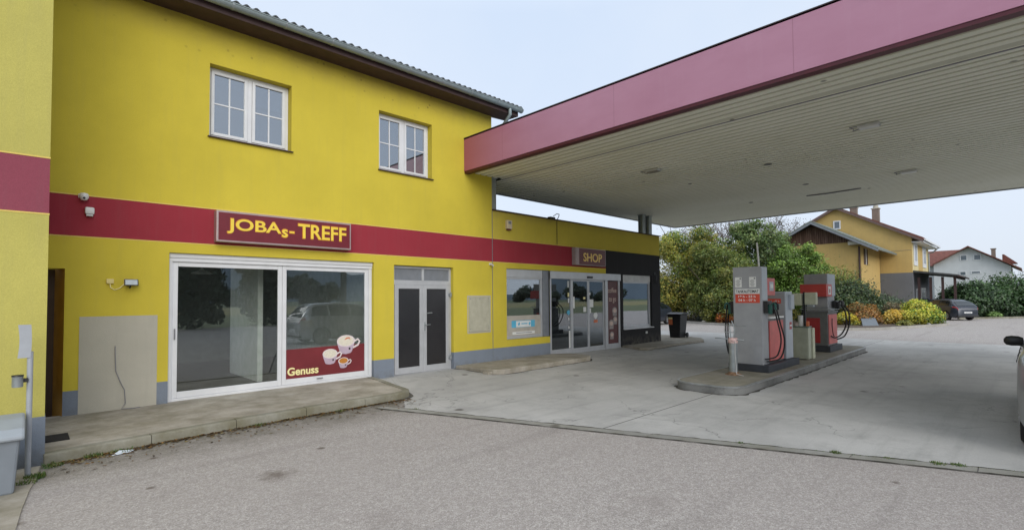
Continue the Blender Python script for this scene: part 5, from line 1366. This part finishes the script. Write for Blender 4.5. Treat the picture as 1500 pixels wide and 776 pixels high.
bush('juniper_bush', (43.2, -2.8), 2.3, 4.4, 3.2, [(.06, .09, .05), (.09, .12, .06), (.05, .07, .04)], 9000, .08, 22, 'greyish flat-topped juniper below the grey house wall', GB, spikes=30, nb=18, flat=.5)
bush('barberry_bush', (36.6, -2.6), 1.55, 3.4, 2.2, G_OR, 10000, .055, 23, 'rusty brown-orange low bush behind the slate slab', GB, nb=20)
bush('yellow_bush', (34.0, -2.35), .95, 1.8, 1.3, G_YEL, 5000, .045, 24, 'small golden yellow bush left of the slate slab', GB)
bush('yellow_bush', (37.2, -4.15), 1.15, 2.2, 1.5, [(.45, .30, .04), (.36, .25, .05), (.5, .36, .07), (.2, .2, .05)], 5000, .05, 25, 'pale orange-yellow bush just left of the large lime one', GB)
bush('lime_bush', (38.3, -5.2), 1.75, 3.1, 2.0, G_LIME, 14000, .06, 26, 'large lime and yellow leafed bush at the tip of the planting bed', GB, nb=26)
bush('brown_bush', (39.6, -3.7), 1.6, 2.4, 1.8, [(.13, .11, .06), (.09, .09, .05), (.17, .13, .07)], 5000, .05, 27, 'dull brownish twiggy bush between rusty bush and lime bush', GB)
bush('red_leaf_bush', (32.9, 4.1), .85, 1.8, 1.1, G_RED, 4500, .05, 28, 'small flaming orange-red bush at the bed kerb left of the grey pump', GB)
bush('lavender_bush', (34.2, 5.9), .95, 1.7, 1.3, G_GREY, 4500, .04, 29, 'low grey-green lavender cushion right of the wheelie bin', GB)
bush('leafy_bush', (32.6, 1.6), 2.1, 2.8, 1.8, [(.10, .12, .03), (.14, .15, .04), (.07, .09, .03)], 7000, .06, 30, 'olive bush spilling over the bed kerb behind the guard post', GB)
bush('leafy_bush', (35.6, -4.9), .45, 1.5, .9, [(.25, .24, .06), (.14, .16, .04)], 2500, .04, 31, 'low straggly yellow ground bush at the bed kerb', GB)
mb = MB(); mb.add([(33.2, -3.35, GZ + .12), (34.0, -3.95, GZ + .12), (36.4, -3.3, GZ + .62), (35.7, -2.75, GZ + .62), (33.2, -3.35, GZ + .04), (34.0, -3.95, GZ + .04), (36.4, -3.3, GZ + .2), (35.7, -2.75, GZ + .2)], [(0, 1, 2, 3), (7, 6, 5, 4), (0, 4, 5, 1), (1, 5, 6, 2), (2, 6, 7, 3), (3, 7, 4, 0)])
tag(mb.build('stone_slab', M['slate'], bevel=.02), 'sloping blue-grey slate slab among the low bushes', 'stone slab')
for i, (x, y, s) in enumerate(((32.4, 5.3, .16), (33.0, 3.4, .13), (38.6, -6.0, .17), (37.1, -5.75, .12))):
    mb = MB(); r = random.Random(i); mb.lathe((x, y, GZ + .08), [(s * .7, 0), (s, s * .4), (s * .7, s * .8), (s * .2, s)], 9)
    mb.v = [(a + r.uniform(-.03, .03), b + r.uniform(-.03, .03), c) for a, b, c in mb.v]
    tag(mb.build('bed_stone', simple('pale_stone', (.38, .37, .34), .9), smooth=True), ['pale stone at the bed kerb left of the red bush', 'pale stone right of the red-leafed bush', 'pale stone at the foot of the lime bush tip', 'small pale stone left below the lime bush'][i], 'stone')
# hedge on the right
HG = 'dark hedge shrubs at the right edge'
hl = ['dark green hedge shrub right behind the parked hatchback', 'tall dark green hedge shrub below the white house', 'dark green hedge shrub, second from the right edge', 'dark green hedge shrub at the right edge', 'darker hedge shrub in the rear row left']
for i, (x, y, h, w) in enumerate(((54.5, -6.8, 3.1, 4.2), (57, -8.7, 4.0, 4.6), (57.5, -11.0, 4.2, 4.8), (57, -13.6, 4.3, 5), (61, -6.0, 3.3, 5))):
    bush('hedge_shrub', (x, y), h, w, 4.6, G_DK if i != 1 else [(.04, .085, .025), (.055, .11, .03), (.03, .06, .02)], 15000, .10, 40 + i, hl[i], HG, nb=30, spikes=20)
kerb_path([(49.0, -6.1), (49.4, -6.35), (54, -9.4), (55, -12), (56.5, -16)][::-1], 'far_kerb', .15, GZ - .05, GZ + .12, M['kerb'])
bush('fern_bush', (53.0, -7.9), .6, 1.8, 1.0, [(.12, .2, .05), (.16, .25, .07)], 1500, .06, 50, 'light green weeds at the foot of the dark hedge', None)

# bare trees behind
def bare_tree(x, y, h, seed, label, cols=G_BROWN, nl=1800, r0=.14):
    r = random.Random(seed); t = thing('bare_tree', (x, y, GZ), label, 'tree', 'half-bare trees behind the canopy')
    m = MB(); tips = []
    def grow(p, d, l, rad, lev):
        q = p + d * l; m.tube([p, (p + q) / 2 + Vector((r.uniform(-1, 1), r.uniform(-1, 1), 0)) * l * .05, q], [rad, rad * .85, rad * .65], 5, False)
        if lev == 0: tips.append(q); return
        for _ in range(3 if lev > 1 else 4):
            nd = (d + Vector((r.uniform(-1, 1), r.uniform(-1, 1), r.uniform(-.25, .7))) * .75).normalized()
            grow(q, nd, l * r.uniform(.6, .82), rad * .58, lev - 1)
    grow(Vector((x, y, GZ)), Vector((0, 0, 1)), h * .3, h * .018, 5)
    m.build('trunk', M['bark'], t)
    c = MB(); 
    for i in range(nl):
        p = r.choice(tips) + Vector((r.gauss(0, .25), r.gauss(0, .25), r.gauss(0, .25))); s = .07
        a = Vector((r.uniform(-1, 1), r.uniform(-1, 1), r.uniform(-1, 1))).normalized(); b = a.cross(Vector((0, 0, 1))).normalized()
        c.add([p - a * s, p - b * s * .6, p + a * s, p + b * s * .6], [(0, 1, 2, 3)]); c.c.append(scaled(r.choice(cols), r.uniform(.7, 1.3)))
    c.build('crown', M['leaf'], t)
bare_tree(48, 14.5, 10.4, 61, 'leafless brownish tree left of the canopy posts')
bare_tree(50, 11.5, 10.6, 62, 'half-bare brown tree behind the yellow-green tree')
bare_tree(51, 8.4, 10.4, 63, 'reddish-brown half-bare tree behind the tall mid-green tree')
bare_tree(51, 6.0, 9.3, 64, 'bare tree with whitish twigs beside the tall mid-green tree', [(.2, .2, .16), (.12, .16, .08)], 1400)
bare_tree(47, 2.2, 7.3, 65, 'spindly bare tree top left of the annex roof', [(.12, .14, .07)], 300)

# ------------------------------------------------------------------ houses
hs = thing('detached_house', (55, 1.5, GZ), 'ochre gabled house with brown roof, chimney and dark porch behind the shrubs', 'house')
hx0, hx1, ya, yb = 50.7, 60.2, -3.4, 6.8; ze, zr, yr = 6.45, 9.25, 1.7
mb = MB(); mb.prism([(ya, 3.49), (yb, 3.49), (yb, ze), (yr, zr), (ya, ze)], 0, hx0, hx1); mb.build('wall', M['house_y'], hs)
mb = MB(); mb.box(hx0 - .012, hx1, ya - .01, yb + .01, GZ, 3.488); mb.build('ground_floor_wall', M['house_grey'], hs)
mb = MB(); mb.box(hx0 + .05, hx1 + .005, ya - .012, ya - .002, 3.495, 6.35); mb.build('side_wall_render', M['house_cream'], hs)
mb = MB(); mb.box(hx0 + 3.2, hx0 + 5.6, ya - .022, ya - .014, 3.5, 6.4); mb.build('side_wall_ochre', M['house_y'], hs)
th = .16
def slope(y0_, z0_, y1_, z1_, xa, xb, t_=th):
    return [(y0_, z0_), (y1_, z1_), (y1_, z1_ + t_), (y0_, z0_ + t_)]
k = (zr - ze) / (yr - ya)
ro = MB(); ro.prism(slope(ya - .75, ze - .75 * k + .02, yr, zr + .02, 0, 0), 0, hx0 - .35, hx1 + .3); ro.prism(slope(yr + .001, zr + .02, yb + .75, ze - .75 * k + .02, 0, 0), 0, hx0 - .35, hx1 + .3)
rf = ro.build('roof', M['rooftile_r'], hs)
mb = MB(); mb.box(hx0 + .1, hx1 + .3, ya - .87, ya - .76, ze - .75 * k - .05, ze - .75 * k + .10); mb.build('gutter', M['white_frame'], hs)
mb = MB(); mb.prism(slope(ya - .76, ze - .76 * k - .20, yr, zr - .06, 0, 0, .21), 0, hx0 - .40, hx0 - .352); mb.prism(slope(yr, zr - .06, yb + .76, ze - .76 * k - .20, 0, 0, .21), 0, hx0 - .40, hx0 - .352); mb.build('verge_board', M['roofedge'], hs)
mb = MB(); mb.box(hx0 + .0, hx0 + 9.2, ya - .74, ya, ze - .58, ze - .50); mb.build('eaves', M['white_frame'], hs)
for (cx, cy, zt) in ((53.2, -.70, 9.2), (52.4, .75, 9.35)):
    c = MB(); c.box(cx - .25, cx + .25, cy - .25, cy + .25, 8.1, zt); ch = c.build('chimney', M['brickch'], rf)
    c = MB(); c.cbox(cx - .31, cx + .31, cy - .31, cy + .31, zt, zt + .08, .02); c.lathe((cx, cy, zt + .08), [(.2, 0), (.2, .2), (.14, .26), (.05, .3)], 12); c.build('chimney_cap', M['patch'], rf)
w = MB(); frame_mb(w, 0, 1, 0, 1, .1, 0, 1)
def win_x(par, X, y0_, y1_, z0_, z1_, fr=.09, nm='window'):
    w = MB(); w.box(X - .05, X + .02, y0_, y0_ + fr, z0_, z1_); w.box(X - .05, X + .02, y1_ - fr, y1_, z0_, z1_); w.box(X - .049, X + .02, y0_ + fr, y1_ - fr, z0_, z0_ + fr); w.box(X - .049, X + .02, y0_ + fr, y1_ - fr, z1_ - fr, z1_)
    o = w.build(nm, M['white_frame'], par); p = MB(); p.box(X - .03, X - .02, y0_ + fr, y1_ - fr, z0_ + fr, z1_ - fr); p.build('pane', M['stake'], o); return o
def win_y(par, Y, x0_, x1_, z0_, z1_, fr=.1, sur=0):
    w = MB(); frame_mb(w, x0_, x1_, z0_, z1_, fr, Y - .04, Y + .02); w.box((x0_ + x1_) / 2 - .04, (x0_ + x1_) / 2 + .04, Y - .035, Y + .015, z0_ + fr, z1_ - fr)
    if sur: frame_mb(w, x0_ - sur, x1_ + sur, z0_ - sur, z1_ + sur, sur, Y - .03, Y + .01)
    o = w.build('window', M['white_frame'], par); p = MB(); p.box(x0_ + fr, x1_ - fr, Y - .02, Y - .01, z0_ + fr, z1_ - fr); p.build('pane', M['stake'], o); return o
win_x(hs, hx0 - .01, 1.4, 1.95, 7.45, 8.2)
win_y(hs, ya - .03, 51.6, 52.9, 4.35, 5.8, .1, .25); win_y(hs, ya - .03, 56.4, 58.0, 4.35, 5.75, .1, .25)
win_y(hs, ya - .03, 52.1, 53.4, GZ, 2.2, .1); win_y(hs, ya - .03, 54.8, 57.2, GZ, 2.3, .1)
mb = MB(); mb.tube([(hx0 + 9.0, ya - .8, 6.0), (hx0 + 9.0, ya - .4, 5.6), (hx0 + 9.0, ya - .08, 5.5), (hx0 + 9.0, ya - .08, 3.6)], .06, 8); mb.build('downpipe', M['steel'], hs)
pc = MB(); pc.prism([(ya - .02, 3.50), (-6.05, 3.12), (-6.05, 3.24), (ya - .02, 3.66)], 0, hx0 + .1, hx0 + 9.4); po_ = pc.build('porch_roof', M['rooftile_g'], hs)
for i in range(4):
    c = MB(); x = hx0 + .5; yy = -5.95 + i * .72; c.box(x, x + .16, yy, yy + .16, GZ, 3.09); c.build('porch_post', M['brown'], hs)
c = MB(); c.box(hx0 + .3, hx0 + 9.3, -5.92, -5.80, 2.98, 3.13); c.build('porch_beam', M['brown'], hs)
mb = MB(); mb.tube([(hx0 + .1, -6.13, 3.12), (hx0 + 9.4, -6.13, 3.12)], .07, 8); mb.build('porch_gutter', M['brown'], hs)
mb = MB(); mb.tube([(hx0 - .02, ya + .02, 5.3), (hx0 - .06, 1.5, 5.2), (hx0 - 3, 2.8, 5.45)], .01, 4); mb.build('cable', M['grey_txt'], hs)
# annex with timber gable
an = thing('house_annex', (46.5, 1, GZ), 'ochre annex with weathered timber gable in front of the ochre house', 'building')
ax0, ax1 = 44.0, 50.6; ay0, ay1, az, ar, ayr = -1.3, 5.0, 5.40, 7.25, 1.75
mb = MB(); mb.box(ax0, ax1, ay0, ay1, GZ, az + .25); mb.build('wall', M['house_y'], an)
mb = MB(); mb.prism([(ay0 + .35, az + .251), (ay1 - .1, az + .251), (ayr, ar - .05)], 0, ax0 - .02, ax0 + .1); mb.build('timber_gable', M['boards'], an)
k = (ar - az) / (ayr - ay0) * .95
mb = MB(); mb.prism(slope(ay0 - 1.15, az - 1.15 * k + .18, ayr, ar + .08, 0, 0, .14), 0, ax0 - .7, ax1); mb.prism(slope(ayr + .001, ar + .08, ay1 + .9, az - .9 * k + .18, 0, 0, .14), 0, ax0 - .7, ax1); mb.build('roof', M['annexroof'], an)
mb = MB(); mb.prism(slope(ay0 - 1.16, az - 1.16 * k + .06, ayr, ar - .06, 0, 0, .15), 0, ax0 - .75, ax0 - .705); mb.prism(slope(ayr, ar - .06, ay1 + .91, az - .91 * k + .06, 0, 0, .15), 0, ax0 - .75, ax0 - .705); mb.build('verge_board', M['alu_d'], an)
mb = MB(); mb.box(ax0 + .8, ax0 + 2.2, ay0 - .012, ay0 - .002, 4.0, 5.2); mb.build('opening', M['browndoor'], an)
mb = MB(); mb.box(ax0 + 1.45, ax0 + 1.6, ay0 - .03, ay0 - .013, 4.0, 5.2); mb.build('opening_post', M['white_frame'], an)
mb = MB(); mb.tube([(ax0 - .05, ay0 + .1, 5.3), (ax0 - .05, ay0 + .1, 2.0)], .06, 8); mb.build('downpipe', M['brown'], an)
mb = MB(); mb.box(ax0 - .5, ax0, ay0 - .05, ay0 + .7, az + .02, az + .28); mb.build('beam_end', M['patch'], an)

wh = thing('white_house', (100, -3, GZ), 'white gabled house with red tiled roof and small chimney in the distance', 'house')
X0 = 95; y0_, y1_ = -8.3, -.3; zr, yr, ze1 = 8.35, -4.1, 5.4
mb = MB(); mb.prism([(y0_, GZ), (y1_, GZ), (y1_, 6.1), (yr, zr), (y0_, 5.5)], 0, X0, X0 + 10); mb.build('wall', M['house_white'], wh)
mb = MB()
def sl2(a, b, t_=.15): return [(a[0], a[1]), (b[0], b[1]), (b[0], b[1] + t_), (a[0], a[1] + t_)]
mb.prism(sl2((-9.3, 5.0), (yr, zr + .03)), 0, X0 - .8, X0 + 10.5); mb.prism(sl2((yr + .001, zr + .03), (-.2, 6.0)), 0, X0 - .8, X0 + 10.5)
mb.prism([(X0 + 1.2, 6.0), (X0 + 5.5, 8.45), (X0 + 10, 6.0)], 1, -4.0, 12); wr_ = mb.build('roof', M['rooftile_r'], wh)
mb = MB(); mb.box(X0 + 2, X0 + 9.5, -.3, 11, GZ, 6.0); mb.build('wall', M['house_white'], wh)
mb = MB(); mb.box(X0 + 1.5, X0 + 2.0, -6.8, -6.35, 6.6, 8.0); mb.cbox(X0 + 1.42, X0 + 2.08, -6.88, -6.27, 8.0, 8.12, .02); mb.build('chimney', M['brickch'], wr_)
mb = MB(); mb.prism([(-8.9, 6.0), (-7.6, 7.3), (-7.4, 7.3), (-7.4, 6.0)], 0, X0 + 3, X0 + 6); mb.build('dormer', M['rooftile_r'], wr_)
for a, b, c_, d in ((-3.95, -3.2, 6.5, 7.3), (-5.4, -4.6, 6.5, 7.3), (-5.3, -4.3, 4.6, 5.0), (-3.8, -3.1, 4.4, 5.0)): win_x(wh, X0 - .02, a, b, c_, d, .08)

# small distant buildings at the right edge and conifer bank
for i, (x, y, w, h) in enumerate(((150, -16.5, 2.4, 6.6), (140, -19.5, 3.2, 6.4), (170, -26, 2, 9.5))):
    d = thing('distant_building', (x, y, GZ), ['pale narrow building far behind the hedge right of the white house', 'hazy grey building above the hedge near the right edge', 'tall hazy silo at the right edge'][i], 'building')
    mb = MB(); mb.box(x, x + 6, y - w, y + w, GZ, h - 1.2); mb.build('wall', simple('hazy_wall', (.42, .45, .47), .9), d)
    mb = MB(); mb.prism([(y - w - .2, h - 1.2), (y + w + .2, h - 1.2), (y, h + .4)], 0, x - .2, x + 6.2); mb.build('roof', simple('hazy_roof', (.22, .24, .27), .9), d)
    for k in range(2): mb = MB(); mb.box(x - .03, x - .001, y - w * .6 + k * w * .8, y - w * .3 + k * w * .8, h - 3, h - 2); mb.build('window', M['stake'], d)

# ------------------------------------------------------------------ what the glass reflects: field edge, trees, hills on the camera's side
mb = MB(); pts = []
r = random.Random(5)
for i in range(61):
    a = PI * 1.05 + i * PI * .86 / 60; h = 38 + 26 * math.sin(i * .35 + 1) + 14 * math.sin(i * .9) + r.uniform(-3, 3)
    mb.v += [(700 * math.cos(a) * 1.1, 700 * math.sin(a), -2), (700 * math.cos(a) * 1.1, 700 * math.sin(a), max(8, h))]
for i in range(60): mb.f.append((2 * i, 2 * i + 2, 2 * i + 3, 2 * i + 1))
struct(mb.build('hills', M['hill']))
RT = 'dark trees across the yard behind the camera'
for i, (x, y, h, w) in enumerate(((3.2, -25.5, 9.5, 5.5), (7.6, -27, 11, 4.6), (12.5, -28.5, 9, 4.0))):
    tree('dark_tree', (x, y), h, w, [(.015, .03, .012), (.02, .04, .016)], 9000, .2, 70 + i, ['dark dense tree mirrored at the left of the sliding glass', 'dark slim tree mirrored beside the middle frame of the sliding glass', 'dark tree mirrored above the silver minivan'][i], RT, .0, 40, r0=.16, fill=True)
for i in range(16):
    x = 20 + i * 14 + r.uniform(-4, 4); 
    if i == 0: 
        base = bush('treeline_bush', (x, -150), 9, 17, 8, [(.03, .045, .03), (.045, .06, .035)], 2500, .6, 80, 'dark round tree of the far treeline beyond the field', 'far treeline beyond the field', 'tree', nb=12)
    else:
        c = copy_tree(base); c.location = (x, -150 + r.uniform(-15, 15), GZ); c.scale = (r.uniform(.7, 1.3),) * 3; c.rotation_euler[2] = r.uniform(0, 6)

# ------------------------------------------------------------------ litter and weeds at the kerb
lm = MB()
r = random.Random(9)
def kerb_y(x): 
    pts = left_edge[:7]
    for (a, b), (c, d) in zip(pts, pts[1:]):
        if a <= x <= c: return b + (d - b) * (x - a) / (c - a)
    return -2.04
for i in range(1500):
    x = r.uniform(.25, 4.9); y = kerb_y(min(x, 4.7)) - abs(r.gauss(0, .06 + .05 * math.sin(x * 2.3) ** 2)) - .008
    if r.random() < .12: y -= r.uniform(0, .5)
    s = r.uniform(.010, .032); a = r.uniform(0, PI); z = GZ + r.uniform(.003, .016)
    lm.add([(x + s * math.cos(a), y + s * math.sin(a), z), (x - s * .5 * math.sin(a), y + s * .5 * math.cos(a), z + .006), (x - s * math.cos(a), y - s * math.sin(a), z), (x + s * .5 * math.sin(a), y - s * .5 * math.cos(a), z + .003)], [(0, 1, 2, 3)])
    lm.c.append(scaled(r.choice([(.16, .085, .03), (.10, .06, .03), (.28, .15, .04), (.07, .05, .03), (.3, .24, .1)]), r.uniform(.6, 1.3)))
tag(lm.build('leaf_litter', M['leaf']), 'brown dead leaves gathered along the pavement kerb', 'leaves', kind='stuff')
gm = MB()
def tuft(x, y, n, sp, h):
    for i in range(n):
        a = r.uniform(0, 2 * PI); q = r.random() ** .6 * sp; px, py = x + math.cos(a) * q, y + math.sin(a) * q
        d = Vector((r.uniform(-1, 1), r.uniform(-1, 1), r.uniform(.5, 1.3))).normalized() * h * r.uniform(.5, 1.2); w_ = Vector((d.y, -d.x, 0)).normalized() * .004
        p = Vector((px, py, GZ + .004)); gm.add([p - w_, p + w_, p + d * .6 + w_ * 1.2, p + d], [(0, 1, 2, 3)]); gm.c.append(scaled(r.choice([(.06, .13, .02), (.10, .17, .03), (.16, .18, .05)]), r.uniform(.7, 1.3)))
for (x, y, n, sp, h) in ((.12, -2.78, 260, .09, .05), (.05, -2.95, 160, .08, .04), (.6, -2.28, 160, .10, .05), (.85, -2.27, 140, .12, .04), (2.4, -2.14, 120, .10, .03), (3.6, -2.12, 80, .1, .025), (.25, -2.42, 150, .1, .04),
                         (ex(-7.3) + .02, -7.3, 60, .03, .03), (ex(-8.2) + .02, -8.2, 130, .05, .035), (ex(-9.0) + .02, -9.05, 110, .06, .035), (ex(-9.2) + .02, -9.2, 110, .06, .035), (ex(-8.65) + .02, -8.65, 70, .05, .02), (ex(-3) + .0, -2.9, 50, .1, .02)): tuft(x, y, n, sp, h)
for i in range(260):
    yy = -7.0 - r.random() * 2.9; tuft(ex(yy) + .02 + r.gauss(0, .006), yy, 2, .01, .016)
tag(gm.build('weeds', M['leaf']), 'green weeds in the kerb gutter and the slab joint', 'weeds', kind='stuff')

# ------------------------------------------------------------------ camera
f_, yaw, pit, rol, cyp = 735.4, R(44.247), R(1.8235), R(-.4563), 414.06
fw = Vector((math.sin(yaw) * math.cos(pit), math.cos(yaw) * math.cos(pit), math.sin(pit)))
r_ = Vector((math.cos(yaw), -math.sin(yaw), 0)); u_ = r_.cross(fw)
r2 = r_ * math.cos(rol) + u_ * math.sin(rol); u2 = u_ * math.cos(rol) - r_ * math.sin(rol)
cd = bpy.data.cameras.new('camera'); cam = bpy.data.objects.new('camera', cd); COL.objects.link(cam)
mw = Matrix(((r2.x, u2.x, -fw.x, 0), (r2.y, u2.y, -fw.y, -9.746), (r2.z, u2.z, -fw.z, 1.65), (0, 0, 0, 1)))
cam.matrix_world = mw
cd.sensor_width = 36; cd.lens = f_ / 1500 * 36; cd.shift_y = (cyp - 388) / 1500; cd.clip_start = .05; cd.clip_end = 3000
scene.camera = cam

# ------------------------------------------------------------------ light
w = bpy.data.worlds.new('World'); scene.world = w; w.use_nodes = True; nt = w.node_tree
bg = nt.nodes['Background']
sky = nt.nodes.new('ShaderNodeTexSky'); sky.sky_type = 'NISHITA'; sky.sun_disc = False
SE, SA = R(24), R(203)      # sun elevation; compass azimuth from +Y toward +X
sky.sun_elevation = SE; sky.sun_rotation = SA; sky.dust_density = 3; sky.air_density = 1.2
tc = nt.nodes.new('ShaderNodeTexCoord'); sx = nt.nodes.new('ShaderNodeSeparateXYZ'); nt.links.new(tc.outputs['Generated'], sx.inputs[0])
cloud = ramp(nt, sx.outputs['Z'], [(0., (8.3, 9.1, 10.2)), (.12, (8.2, 9.2, 10.8)), (.5, (7.6, 8.9, 10.9)), (.62, (9.5, 10.6, 12.2)), (1., (16.5, 17.5, 18.8))])
n_ = N(nt, 'ShaderNodeTexNoise', Scale=2.2, Detail=5); nt.links.new(tc.outputs['Generated'], n_.inputs['Vector'])
cl2 = mixc(nt, ramp(nt, n_.outputs['Fac'], [(.35, 0.), (.7, .6)]), cloud, (9.2, 10., 11.2))
mix = mixc(nt, .85, sky.outputs[0], cl2)
nt.links.new(mix, bg.inputs[0]); bg.inputs[1].default_value = .1
sd_ = bpy.data.lights.new('sun', 'SUN'); sd_.energy = 2.0; sd_.angle = R(45); sd_.color = (1, .97, .92)
so = bpy.data.objects.new('sun', sd_); COL.objects.link(so)
sdir = Vector((math.sin(SA) * math.cos(SE), math.cos(SA) * math.cos(SE), math.sin(SE)))
so.rotation_euler = sdir.to_track_quat('Z', 'Y').to_euler(); so.location = sdir * 50
scene.render.engine = 'CYCLES'
scene.view_settings.view_transform = 'Standard'; scene.view_settings.look = 'None'; scene.view_settings.exposure = 0
scene.cycles.max_bounces = 8; scene.cycles.transparent_max_bounces = 12
